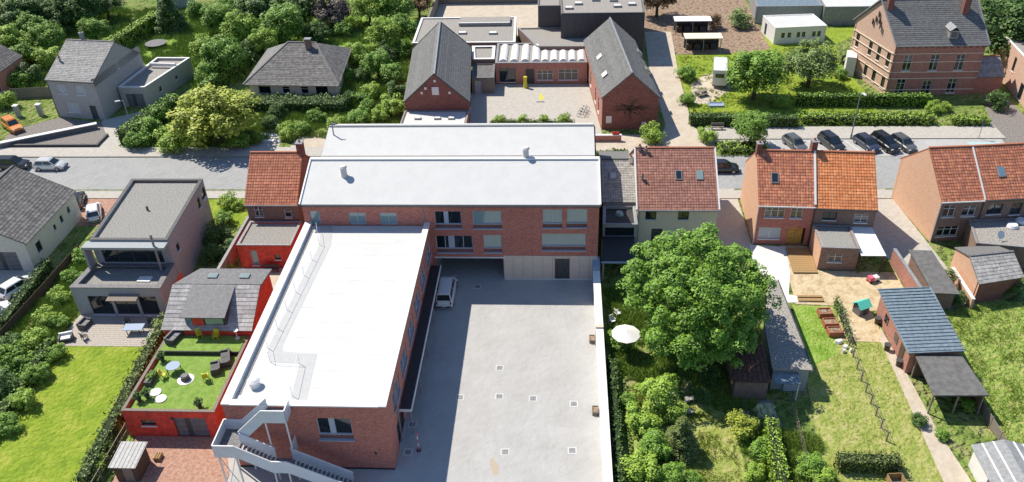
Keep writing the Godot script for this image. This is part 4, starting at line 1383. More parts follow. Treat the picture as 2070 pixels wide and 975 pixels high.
	bx(mh, "loggia_slab", -45.6 - o2.x, 6.3, -70.6 - o2.y, 8.9, 0.28, 1.2, M.render_grey)
	bx(mh, "loggia_side", -49.9 - o2.x, 4.9, -70.6 - o2.y, 0.25, 2.6, 1.2, M.render_grey)
	for p in [[-46.0, -77.5]]:
		cy(mh, "roof_vent", p[0] - o2.x, 6.6, p[1] - o2.y, 0.12, 0.12, 0.6, M.dark_grey)
	cy(mh, "flue_pipe", -42.3 - o2.x, 5.6, -70.3 - o2.y, 0.12, 0.12, 4.6, M.zinc)
	bx(mh, "roof_hatch", -43.6 - o2.x, 3.2, -68.9 - o2.y, 1.4, 0.12, 0.9, M.white)
	bx(mh, "awning", -45.0 - o2.x, 2.75, -66.3 - o2.y, 3.2, 0.1, 1.0, M.wood_grey, Vector3(8, 0, 0))
	ground_sheet("patio", [-51.0, -61.8, -39.9, -61.9, -41.2, -66.8, -50.6, -66.8], 0.05, M.deck)
	for i in 16:
		var zz := -66.5 + i * 0.3
		bx(get_node("patio"), "board", -45.6, 0.055, zz, 9.2, 0.02, 0.27, M.deck)
	table(-43.4, 0.06, -64.0, 3.0, 2.0, 1.05, M.light_blue, "pale blue garden table standing on the pale wooden patio")
	for p in [[-44.6, -65.0, "dark chair"], [-42.2, -65.1, "dark second chair"]]:
		chair(p[0], 0.06, p[1], 10.0, M.dark_grey, "%s behind the pale blue patio table" % p[2], "chairs on the patio")
	for p in [[-50.0, -62.7, "white garden bench with cushions at the patio corner", 20.0], [-49.1, -64.9, "grey low seat near the patio's house side", 80.0]]:
		sofa(p[0], 0.06, p[1], p[3], 1.3, M.white if p[1] > -64 else M.mid_grey, p[2])
	chair(-48.2, 0.06, -62.9, 150.0, M.dark_grey, "dark chair next to the white bench on the patio")
	ground_sheet("lawn", [-50.4, -61.8, -40.9, -61.9, -39.6, -45.0, -39.0, -30.0, -44.0, -30.0, -49.0, -47.5, -49.9, -50.0], 0.03, M.lawn)
	hedge("loose hedge between the long lawn and the red house terrace", -40.3, -65.0, -39.0, -44.0, 1.2, 1.7, "soft", 40, 0.1, "", 0.25)
	hedge("low rough hedge along the weedy side of the long lawn", -51.0, -62.0, -50.2, -49.0, 1.3, 1.3, "mid", 40, 0.1, "", 0.25)
	# pale house with dark tiles at the edge
	gable_house("pale_house", "pale rendered house with dark ribbed tile roof near the parked white cars", "house", [-59.7, -74.6, -59.7, -86.0, -72.5, -86.0, -72.5, -74.6], 3.9, 7.2, {"wall": M.render_pale, "tiles": DARK_TILES, "roof": M.grey_tile, "ridge_mat": M.dark_grey, "both": true, "tw": 0.32, "th": 0.4, "over": 0.35, "ops": {"f": [[1.6, 1.3, 1.0, 1.3, "d0"], [5.6, 1.8, 0.5, 0.7, "d0"], [7.2, 1.8, 0.6, 0.9, "d0"], [9.0, 2.0, 0.6, 0.8, "d0"]], "l": [[8.0, 0.0, 3.4, 2.6, "garage"], [5.0, 1.2, 1.2, 1.2, "d0"]]}, "chimney_mat": M.zinc, "chimneys": [[0.35, 0.6, 0.45, 0.45, 1.1]]})
	car(-59.8, -66.2, 150.0, M.paint_white, "hatch", "white car parked on gravel beside the weedy strip")
	car(-59.6, -71.0, 155.0, M.paint_white, "hatch", "white car half hidden by the dark hedge near the pale house")
	car(-58.3, -86.4, 207.0, M.paint_white, "hatch", "white car parked on the brick drive between two houses")
	car(-61.9, -89.2, 200.0, M.paint_dark, "hatch", "dark car half hidden behind the pale house's roof corner")
	ground_sheet("driveway", [-61.5, -91.0, -52.0, -91.0, -56.0, -84.0, -60.0, -84.0], 0.026, M.redpave)
	ground_sheet("driveway", [-72.0, -74.6, -57.0, -74.6, -56.0, -58.0, -72.0, -58.0], 0.022, M.pavement)
	hedge("dark clipped hedge running down beside the pale house", -58.2, -75.0, -57.2, -64.0, 1.1, 1.5, "dark", 36)
	fence("board_fence", "brown board fence along the weedy strip below the pale house", [-56.0, -78.0, -56.6, -62.5], 1.3, M.wood_dark, "panel", 2.2)
	car(-75.6, -98.6, 90.0, M.paint_dark, "suv", "black car parked along the kerb next to the silver hatchback")
	car(-70.2, -98.5, 90.0, M.paint_silver, "hatch", "silver hatchback parked on the open road across from the ramp wall")

func right_side():
	# beige house next to the school
	gable_house("row_house", "beige rendered house with dull red tiles and two roof windows", "house", [8.6, -79.8, 17.4, -79.8, 17.4, -92.2, 8.6, -92.2], 5.4, 9.5, {"wall": M.render_beige, "tiles": DULL_RED, "roof": M.terracotta, "over": 0.3, "verge": M.white, "th": 0.34, "ops": {"f": [[0.9, 3.8, 1.2, 1.5, "d1"], [4.5, 3.8, 1.2, 1.5, "d1"], [1.7, 0.1, 1.2, 2.5, "door"], [5.0, 0.6, 1.6, 1.6, "d1"]]}, "skylights": [[0.53, 0.55, 0.75, 1.15, "glass"], [0.79, 0.55, 0.75, 1.15, "glass_green_reflect"]], "gutter": M.zinc, "chimney_mat": M.zinc, "chimneys": [[0.06, 0.3, 0.3, 0.3, 0.5], [0.14, 0.5, 0.25, 0.25, 0.5], [0.08, 3.4, 0.2, 0.2, 0.5]]})
	gable_house("side_house", "narrow house with grey tiled roof squeezed between school and beige house", "house", [4.9, -82.0, 8.5, -82.0, 8.5, -94.0, 4.9, -94.0], 4.8, 6.9, {"wall": M.render_grey, "tiles": PALE_TILES, "roof": M.grey_tile, "ridge_mat": M.dark_grey, "over": 0.15, "skylights": [[0.35, 0.6, 0.8, 1.0, "blind"]], "chimney_mat": M.white, "chimneys": [[0.92, 0.4, 0.5, 0.5, 0.6]]})
	flat_block("rear_annex", "dark flat-roofed annex with round roof light and glazed veranda", "extension", [4.7, -77.8, 8.5, -77.8, 8.5, -81.9, 4.9, -81.9], 4.4, {"wall": M.render_grey, "roof": M.dark, "coping_mat": M.zinc, "coping_w": 0.25, "ops": {"f": [[0.25, 2.9, 3.2, 1.15, "d0"]]}})
	var an := get_child(get_child_count() - 1)
	cy(an, "roof_light", 0.0, 4.25, -0.6, 0.5, 0.35, 0.3, M.glass_green_reflect, Vector3.ZERO, 20)
	var lr := thing("lean_to", "low dark lean-to roof with white gutter beyond the white court wall", "lean-to", 6.2, 0, -75.6)
	var lb := MB.new()
	lb.slab([Vector3(-1.7, 2.5, 2.1), Vector3(1.8, 2.5, 2.1), Vector3(2.0, 2.95, -2.1), Vector3(-1.5, 2.95, -2.1)], 0.12)
	part(lr, "roof", lb.mesh(), M.dark)
	bx(lr, "gutter", 0.05, 2.46, 2.2, 3.7, 0.14, 0.16, M.frame_grey)
	for s in [-1.55, 1.65]:
		bx(lr, "post", s, 1.2, 1.95, 0.12, 2.4, 0.12, M.white)
	bx(lr, "rear_wall", 0.1, 1.3, -2.0, 3.4, 2.6, 0.15, M.render_grey)
	# pair of brick houses
	gable_house("row_house", "brick row house with mottled brown-red tiles and one roof window", "house", [22.0, -80.7, 28.05, -80.4, 28.7, -90.2, 22.3, -90.4], 5.35, 9.4, {"wall": M.brick, "wall_l": M.brick_orange, "tiles": MIXED_RED, "roof": M.terracotta, "over": 0.2, "side": 0.02, "gutter": M.white, "ops": {"f": [[0.8, 3.6, 2.2, 1.3, "w2"], [3.6, 3.6, 1.3, 1.3, "w1"], [0.5, 0.75, 2.4, 1.5, "c1"], [3.6, 0.0, 2.0, 2.3, "void"]]}, "skylights": [[0.3, 0.5, 0.8, 1.2, "glass"]], "chimneys": [[0.04, 0.0, 0.6, 0.7, 0.9], [1.0, -0.3, 0.6, 0.9, 0.9]]})
	var bh := get_child(get_child_count() - 1)
	bx(bh, "garden_door", 1.4 - 0.2, 1.15, 4.6, 1.9, 2.2, 0.08, M.yellow_wood)
	gable_house("row_house", "brick row house with bright orange pantiles", "house", [28.1, -80.4, 34.7, -80.0, 35.2, -89.8, 28.75, -90.2], 5.2, 9.4, {"wall": M.brick_brown, "tiles": ORANGE, "roof": M.terracotta, "over": 0.2, "side": 0.04, "gutter": M.dark_grey, "verge_w": 0.12, "ops": {"f": [[1.0, 3.5, 1.5, 1.1, "d1"], [4.4, 3.3, 1.5, 1.1, "w1"]]}})
	var wst := thing("party_verge", "white verge strip between the brown-red and orange tiled roofs", "roof trim", 28.2, 0, -80.5)
	var wb := MB.new()
	wb.bar(Vector3(-0.12, 5.4, 0.1), Vector3(0.3, 9.6, -4.8), 0.22, 0.2)
	part(wst, "strip", wb.mesh(), M.white)
	# extension of the orange house
	flat_block("rear_extension", "small brick extension with grey flat roof behind the orange-tiled house", "extension", [28.0, -75.7, 32.0, -75.5, 32.2, -80.0, 28.2, -80.2], 2.9, {"wall": M.brick_brown, "wall_l": M.brick_orange, "roof": M.gravel, "coping_mat": M.zinc, "coping_w": 0.22, "parapet": 0.1, "ops": {"f": [[0.9, 1.1, 1.5, 1.0, "w1"]]}})
	var cv := thing("carport", "white translucent sheet roof on posts beside the small brick extension", "carport", 33.3, 0, -77.5)
	var cb := MB.new()
	cb.slab([Vector3(-1.25, 2.45, 2.6), Vector3(1.35, 2.45, 2.6), Vector3(1.3, 2.75, -2.6), Vector3(-1.1, 2.75, -2.6)], 0.06)
	part(cv, "roof", cb.mesh(), M.white)
	for p in [[-1.1, 2.4], [1.2, 2.4]]:
		bx(cv, "post", p[0], 1.2, p[1], 0.1, 2.4, 0.1, M.wood_dark)
	bx(cv, "back_panel", 0, 1.1, -1.0, 2.4, 2.2, 0.08, M.wood_dark)
	# right pair
	gable_house("row_house", "end brick house with broad blank orange gable wall", "house", [41.9, -81.2, 46.6, -81.6, 45.6, -91.2, 40.7, -90.9], 5.5, 9.4, {"wall": M.brick_brown, "wall_l": M.brick_orange, "tiles": MIXED_RED, "roof": M.terracotta, "over": 0.2, "side": 0.02, "gutter": M.white, "ops": {"f": [[0.5, 3.3, 1.4, 1.5, "w1"], [2.7, 3.3, 1.5, 1.4, "w1"], [0.5, 0.7, 2.4, 1.3, "w2"]]}})
	gable_house("row_house", "brick row house with brown-red tiles and blue roof window at the pair's end", "house", [46.65, -81.6, 52.6, -82.2, 51.4, -91.8, 45.65, -91.2], 5.5, 9.4, {"wall": M.brick_brown, "tiles": MIXED_RED, "roof": M.terracotta, "over": 0.2, "side": 0.02, "gutter": M.dark_grey, "verge": M.white, "ops": {"f": [[0.7, 3.4, 1.7, 1.3, "d1"], [3.4, 3.2, 1.2, 1.5, "d0"]]}, "skylights": [[0.42, 0.5, 0.8, 1.2, "glass_blue_reflect"]]})
	gable_house("row_house", "brick row house continuing the tiled row past the blue roof window", "house", [52.7, -82.3, 59.5, -83.0, 58.3, -92.6, 51.5, -91.9], 5.5, 9.4, {"wall": M.brick_brown, "tiles": MIXED_RED, "roof": M.terracotta, "over": 0.2, "side": 0.02})
	flat_block("rear_extension", "long low grey-roofed extension behind the right brick row", "extension", [44.6, -76.8, 52.0, -75.6, 53.0, -81.9, 45.6, -81.4], 2.8, {"wall": M.brick_brown, "roof": M.roofing_light, "coping_mat": M.zinc, "coping_w": 0.2, "parapet": 0.1})
	var re := get_child(get_child_count() - 1)
	for p in [[1.0, -1.3], [2.4, -2.3]]:
		cy(re, "roof_light", p[0], 2.9, p[1], 0.65, 0.5, 0.3, M.white, Vector3.ZERO, 20)
	# grey-roofed outbuilding below
	gable_house("outbuilding", "outbuilding with grey slab roof and ivy on its dark wall", "outbuilding", [42.3, -70.0, 47.0, -71.2, 46.6, -76.6, 42.3, -76.2], 2.6, 3.7, {"wall": M.brick_dark, "wall_l": M.brick_orange, "tiles": PALE_TILES, "roof": M.grey_tile, "tw": 0.4, "th": 0.4, "over": 0.2, "curve": 0.01, "ridge_mat": M.mid_grey})
	var sm := thing("satellite_dish", "white dish aerials on the extension roof of the right row", "dish", 47.3, 2.8, -77.6)
	cy(sm, "dish", 0, 0.6, 0, 0.1, 0.45, 0.12, M.white, Vector3(60, 20, 0), 20)
	cy(sm, "stand", 0, 0.3, 0, 0.03, 0.03, 0.6, M.zinc)
	# path strip roofed in dark felt
	var dk := thing("felt_roofed_shed", "low shed with wrinkled dark felt roof by the garden wall", "shed", 38.5, 0, -72.3)
	var fb := MB.new()
	fb.slab([Vector3(-1.1, 2.2, 3.5), Vector3(1.4, 2.3, 3.8), Vector3(1.1, 2.6, -3.4), Vector3(-1.2, 2.5, -3.7)], 0.12)
	part(dk, "roof", fb.mesh(), M.roofing)
	bx(dk, "wall", 0.1, 1.05, 0, 2.1, 2.1, 6.7, M.brick_brown)
	var gw := thing("garden_wall", "pale pink brick garden wall beside the dark felt roof", "wall", 36.5, 0, -73.0)
	bx(gw, "wall", 0, 0.95, 0, 0.25, 1.9, 8.0, M.brick_pink, Vector3(0, 3, 0))
	bx(gw, "coping", 0, 1.94, 0, 0.36, 0.08, 8.0, M.zinc, Vector3(0, 3, 0))
	var gw2 := thing("garden_wall", "low orange brick wall stepping down past the grey-roofed outbuilding", "wall", 41.7, 0, -71.8)
	bx(gw2, "wall", 0, 0.6, 0, 0.25, 1.2, 5.5, M.brick_orange)
	bx(gw2, "coping", 0, 1.24, 0, 0.34, 0.08, 5.5, M.white)
	# blue metal shed
	var ms := thing("metal_shed", "long shed with blue-grey ribbed metal roof beside the sandy yard", "shed", 34.2, 0, -63.9)
	for q in [[-2.1, 0.15, 1.2], [2.2, 0, 1.35]]:
		bx(ms, "wall", q[0], q[2], q[1], 0.2, q[2] * 2, 8.6, M.brick_pink)
	bx(ms, "wall", 0.05, 1.3, 4.4, 4.1, 2.6, 0.2, M.brick_pink)
	bx(ms, "wall", 0.05, 1.3, -4.2, 4.1, 2.6, 0.2, M.brick_pink)
	var mb := MB.new()
	mb.slab([Vector3(-2.6, 2.75, 4.8), Vector3(2.3, 3.1, 4.8), Vector3(2.7, 3.1, -4.8), Vector3(-2.4, 2.75, -4.8)], 0.08)
	var mr := part(ms, "roof", mb.mesh(), M.metal_blue)
	for i in 20:
		var z := -4.6 + i * 0.484
		var rb := MB.new()
		rb.bar(Vector3(-2.45, 2.8, z), Vector3(2.45, 3.15, z), 0.09, 0.07)
		part(mr, "rib", rb.mesh(), M.metal_blue)
	for z in [-1.6, 1.2]:
		bx(ms, "window", -2.22, 1.4, z, 0.06, 0.9, 0.9, M.glass)
	bx(ms, "door", -2.22, 1.0, 2.9, 0.06, 2.0, 0.95, M.wood_dark)
	var cp := thing("carport", "open carport with flat dark grey felt roof next to the blue shed", "carport", 34.4, 0, -56.7)
	var cq := MB.new()
	cq.slab([Vector3(-2.3, 2.5, 2.7), Vector3(2.3, 2.6, 2.7), Vector3(1.95, 2.6, -2.4), Vector3(-2.1, 2.5, -2.5)], 0.14)
	part(cp, "roof", cq.mesh(), M.roofing)
	for p in [[-2.1, 2.4], [2.1, 2.4], [-1.95, -2.2], [1.8, -2.2], [0.0, 2.4]]:
		bx(cp, "post", p[0], 1.2, p[1], 0.12, 2.4, 0.12, M.wood_grey)
	bx(cp, "rear_wall", 0, 1.2, -2.25, 3.9, 2.4, 0.12, M.wood_dark)
	bx(cp, "side_wall", 2.0, 1.2, 0, 0.1, 2.4, 4.6, M.wood_dark)
	var wsd := thing("white_shed", "white shed with grey striped sheet roof by the sandy path", "shed", 35.6, 0, -45.6)
	bx(wsd, "wall", 0, 1.05, 0, 4.2, 2.1, 5.8, M.white)
	var ws := MB.new()
	ws.slab([Vector3(-2.4, 2.2, 3.2), Vector3(0, 2.9, 3.2), Vector3(0, 2.9, -3.1), Vector3(-2.4, 2.2, -3.1)], 0.06)
	ws.slab([Vector3(0, 2.9, 3.2), Vector3(2.4, 2.2, 3.2), Vector3(2.4, 2.2, -3.1), Vector3(0, 2.9, -3.1)], 0.06)
	ws.tri(Vector3(-2.1, 2.1, 2.9), Vector3(2.1, 2.1, 2.9), Vector3(0, 2.85, 2.9))
	ws.tri(Vector3(2.1, 2.1, -2.9), Vector3(-2.1, 2.1, -2.9), Vector3(0, 2.85, -2.9))
	var wr := part(wsd, "roof", ws.mesh(), M.zinc)
	for s in [-1.6, -0.8, 0.8, 1.6]:
		var sb := MB.new()
		sb.bar(Vector3(s, 2.93 - abs(s) * 0.29, 3.15), Vector3(s, 2.93 - abs(s) * 0.29, -3.05), 0.14, 0.05)
		part(wr, "strip", sb.mesh(), M.white)
	bx(wsd, "window", -2.12, 1.3, 0.4, 0.06, 0.7, 0.9, M.glass)
	# patio, deck, garden
	ground_sheet("patio", [21.6, -80.4, 25.6, -80.0, 25.0, -75.0, 24.0, -71.2, 26.2, -70.4, 26.0, -69.9, 23.6, -69.8, 22.3, -73.6, 21.4, -77.0], 0.06, M.stone_slab)
	ground_sheet("sand_yard", [25.0, -80.3, 28.0, -80.2, 28.2, -75.5, 36.2, -75.2, 36.2, -68.9, 31.7, -68.6, 31.6, -63.7, 27.6, -63.9, 28.4, -69.4, 24.4, -69.6], 0.03, M.sand)
	ground_sheet("garden_path", [31.2, -64.0, 31.8, -66.0, 32.2, -59.0, 32.4, -52.5, 33.2, -46.0, 33.2, -30.0, 31.0, -30.0, 30.9, -46.5], 0.035, M.path)
	var dk2 := thing("timber_deck", "pale timber deck with step boards in front of the yellow door", "deck", 26.6, 0, -74.6)
	for i in 12:
		bx(dk2, "plank", 0.2 - 0.02 * i, 0.16, -4.9 + i * 0.4, 2.6, 0.08, 0.37, M.wood)
	bx(dk2, "step", -0.6, 0.1, 4.4, 2.6, 0.2, 0.5, M.wood)
	bx(dk2, "step", -0.6, 0.22, 4.0, 2.5, 0.2, 0.3, M.wood)
	ground_sheet("lawn", [24.0, -69.5, 28.2, -69.2, 27.6, -63.7, 31.2, -63.7, 30.9, -46.5, 31.0, -30.0, 20.5, -30.0, 22.0, -51.0], 0.028, M.lawn_dry)
	ground_sheet("lawn", [24.05, -69.3, 27.0, -69.2, 26.6, -62.0, 23.5, -60.0], 0.033, M.lawn_green)
	fence("wire_fence", "thin wire fence of grey stakes down the middle of the dry lawn", [28.2, -66.5, 27.7, -58.3, 27.7, -51.0], 1.1, M.wood_grey, "wire", 1.6)
	var bi := 0
	for p in [[26.8, -67.8, "terracotta trough planter nearest the timber deck steps"], [26.9, -66.2, "terracotta trough planter second from the timber deck steps"], [27.0, -64.9, "terracotta trough planter beside the white stones"]]:
		var pb := thing("trough_planter", p[2], "planter", p[0], 0.03, p[1], 4.0)
		for s in [-1, 1]:
			bx(pb, "side", s * 0.62, 0.3, 0, 0.08, 0.6, 1.0, M.terracotta)
			bx(pb, "side", 0, 0.3, s * 0.46, 1.16, 0.6, 0.08, M.terracotta)
		bx(pb, "soil", 0, 0.42, 0, 1.14, 0.1, 0.82, M.earth)
	bi = 0
	for p in [[27.1, -63.6, 0.9], [27.5, -62.8, 0.7], [27.2, -62.2, 0.5], [27.9, -62.4, 0.5]]:
		var sb := thing("stone_block", "pale white stone block lying past the terracotta troughs", "stone", p[0], 0.03, p[1], 20.0 * bi, "white stones by the wire fence")
		var q := MB.new()
		rng.seed = 70 + bi
		var top := []
		var bot := []
		for i in 7:
			var a := TAU * i / 7
			var rr: float = p[2] * 0.5 * rng.randf_range(0.8, 1.15)
			bot.append(Vector3(cos(a) * rr, 0, -sin(a) * rr * 0.6))
			top.append(Vector3(cos(a) * rr * 0.8, 0.28 + rng.randf() * 0.1, -sin(a) * rr * 0.48))
		for i in 7:
			var j := (i + 1) % 7
			q.quad(bot[i], bot[j], top[j], top[i])
		q.face(top)
		part(sb, "stone", q.mesh(), M.white)
		bi += 1
	hedge("narrow shrub row between the sandy yard and the dry lawn", 28.4, -69.8, 28.2, -63.5, 0.6, 0.9, "soft", 36, 0.09, "", 0.2)
	var tq := thing("play_house", "turquoise-roofed children's play house on the sandy yard", "play house", 30.5, 0.03, -68.3, 25.0)
	bx(tq, "wall", 0, 0.55, 0, 1.2, 1.1, 1.0, M.mid_grey)
	var tr := MB.new()
	tr.slab([Vector3(-0.75, 1.0, 0.7), Vector3(0.75, 1.0, 0.7), Vector3(0.75, 1.55, 0), Vector3(-0.75, 1.55, 0)], 0.06)
	tr.slab([Vector3(0.75, 1.0, -0.7), Vector3(-0.75, 1.0, -0.7), Vector3(-0.75, 1.55, 0), Vector3(0.75, 1.55, 0)], 0.06)
	part(tq, "roof", tr.mesh(), M.turquoise)
	bx(tq, "door", 0.1, 0.45, 0.52, 0.45, 0.85, 0.04, M.dark_grey)
	bx(tq, "window", 0.62, 0.65, 0, 0.04, 0.35, 0.35, M.frame_white)
	var pk := thing("toy_cart", "small pink and white toy cart by the blue shed's end", "toy", 33.3, 0.03, -73.6, 20.0)
	bx(pk, "tub", -0.3, 0.45, 0, 0.5, 0.5, 0.6, M.pink)
	bx(pk, "seat", 0.3, 0.4, 0, 0.6, 0.4, 0.55, M.white)
	for sx in [-0.4, 0.4]:
		for sz in [-0.3, 0.3]:
			cy(pk, "wheel", sx, 0.15, sz, 0.15, 0.15, 0.08, M.tyre, Vector3(90, 0, 0))
	for p in [[32.0, -66.6, "dark green barrel"], [31.7, -62.6, "brown crate"], [32.1, -60.4, "dark bucket"]]:
		var bo := thing("yard_tub", "%s standing against the blue shed's garden wall" % p[2], "tub", p[0] - 0.35, 0.03, p[1])
		cy(bo, "tub", 0, 0.35, 0, 0.24, 0.3, 0.7, M.wood_dark)
		cy(bo, "rim", 0, 0.7, 0, 0.33, 0.33, 0.05, M.dark_grey)
	# pergola frame with green cover at the end of the lawn
	hedge("short clipped hedge closing the end of the dry lawn", 22.7, -48.0, 27.8, -47.9, 1.3, 1.4, "olive", 60, 0.09)
	var nb := thing("wooden_crate", "open wooden crate standing in the shade of the short clipped hedge", "crate", 27.0, 0.03, -46.4, 5.0)
	for s in [-1, 1]:
		for k in 3:
			bx(nb, "slat", s * 0.58, 0.12 + k * 0.24, 0, 0.05, 0.2, 1.0, M.wood)
			bx(nb, "slat", 0, 0.12 + k * 0.24, s * 0.5, 1.1, 0.2, 0.05, M.wood)
	bx(nb, "base", 0, 0.04, 0, 1.1, 0.06, 0.94, M.wood_grey)
	fence("board_fence", "grey board fence beside the carport's rough grass", [36.9, -58.0, 37.1, -49.5], 1.1, M.wood_grey, "panel", 1.8)
	# garage and ruins behind the big tree
	var gr := thing("long_garage", "long low garage with grey felt roof half under the big tree", "garage", 20.6, 0, -63.5)
	var gb := MB.new()
	gb.prism(poly2([-1.6, 6.6, 1.9, 6.9, 1.6, -6.5, 0.7, -6.3, -1.0, -0.6]), 2.65, 2.82)
	part(gr, "roof", gb.mesh(), M.roofing_light)
	var g2 := MB.new()
	g2.prism(poly2([-1.4, 6.4, 1.7, 6.6, 1.4, -6.3, 0.8, -6.1, -0.8, -0.6]), 0.0, 2.65)
	part(gr, "wall", g2.mesh(), M.render_grey)
	bx(gr, "edge_board", 1.78, 2.72, 0.1, 0.1, 0.3, 13.2, M.dark_grey, Vector3(0, 1.3, 0))
	bx(gr, "door", 0.3, 1.0, 6.62, 1.2, 2.0, 0.06, M.frame_grey)
	bx(gr, "porch_roof", -0.4, 2.2, 7.3, 2.2, 0.1, 1.3, M.metal_blue, Vector3(8, 0, 0))
	bx(gr, "porch_post", 0.6, 1.05, 7.8, 0.1, 2.1, 0.1, M.white)
	var br := thing("rusty_roofed_shed", "old shed with rusty brown sheet roof under the big tree", "shed", 17.1, 0, -57.7)
	var b2 := MB.new()
	b2.slab([Vector3(-1.8, 2.3, 2.2), Vector3(1.6, 2.3, 2.2), Vector3(1.7, 2.7, -2.4), Vector3(-1.3, 2.7, -2.4)], 0.08)
	var brr := part(br, "roof", b2.mesh(), M.rusty)
	for i in 8:
		var rb := MB.new()
		rb.bar(Vector3(-1.6 + i * 0.44, 2.33, 2.18), Vector3(-1.15 + i * 0.38, 2.73, -2.38), 0.08, 0.06)
		part(brr, "rib", rb.mesh(), M.rusty)
	bx(br, "wall", 0, 1.12, 0, 2.9, 2.24, 4.0, M.brick_brown)
	ground_sheet("rubble_yard", [15.6, -55.6, 19.0, -55.6, 19.4, -52.4, 15.6, -52.4], 0.03, M.rubble)
	ground_sheet("lawn", [6.6, -57.6, 8.4, -57.6, 9.2, -50.0, 12.0, -55.5, 15.0, -53.6, 15.4, -48.0, 14.2, -30.0, 5.8, -30.0], 0.026, M.lawn_dry)
	# parasol
	var ps := thing("parasol", "round white parasol in the garden beside the court wall", "parasol", 6.3, 0, -61.7)
	cy(ps, "canopy", 0, 2.75, 0, 1.4, 0.08, 0.5, M.white, Vector3.ZERO, 10)
	cy(ps, "pole", 0, 1.35, 0, 0.03, 0.03, 2.7, M.zinc, Vector3.ZERO, 8)
	cy(ps, "foot", 0, 0.06, 0, 0.3, 0.3, 0.12, M.dark_grey)
	chair(5.3, 0, -66.2, 30.0, M.white, "white garden chair in the shade by the court wall")
	chair(5.9, 0, -67.4, 120.0, M.white, "white garden chair deeper in shade below the lean-to")
	table(6.3, 0, -64.6, 0, 0.9, 0.9, M.mid_grey, "small grey garden table next to the white parasol")
	for p in [[9.9, -55.9, "grey box stool on the small lawn under the big tree"], [11.7, -55.3, "larger grey bench block on the small lawn"], [11.4, -53.7, "flat pale stone seat on the small lawn"]]:
		var sg := thing("garden_bench", p[2], "bench", p[0], 0.03, p[1], 15.0)
		bx(sg, "seat", 0, 0.42, 0, 0.8, 0.1, 0.5, M.roofing_light)
		for s in [-1, 1]:
			bx(sg, "support", s * 0.28, 0.19, 0, 0.14, 0.37, 0.44, M.mid_grey)
	hedge("tall narrow clipped hedge beside the rubble yard's garden", 18.0, -51.6, 17.2, -41.0, 1.1, 2.0, "light", 44, 0.1, "", 0.12)
	hedge("dark shaded hedge tight against the outside of the court wall", 4.9, -59.5, 4.9, -42.0, 0.8, 1.5, "dark", 36, 0.1, "", 0.2)
	fence("wire_fence", "leaning wire fence between the hedge and the dry lawn", [20.6, -55.5, 20.3, -45.0], 1.1, M.wood_grey, "wire", 1.8)
	# meadow on the right
	ground_sheet("meadow", [37.4, -50.0, 37.2, -59.0, 37.6, -67.5, 41.0, -69.8, 47.0, -70.2, 62.0, -72.0, 62.0, -30.0, 38.2, -30.0], 0.02, M.meadow)

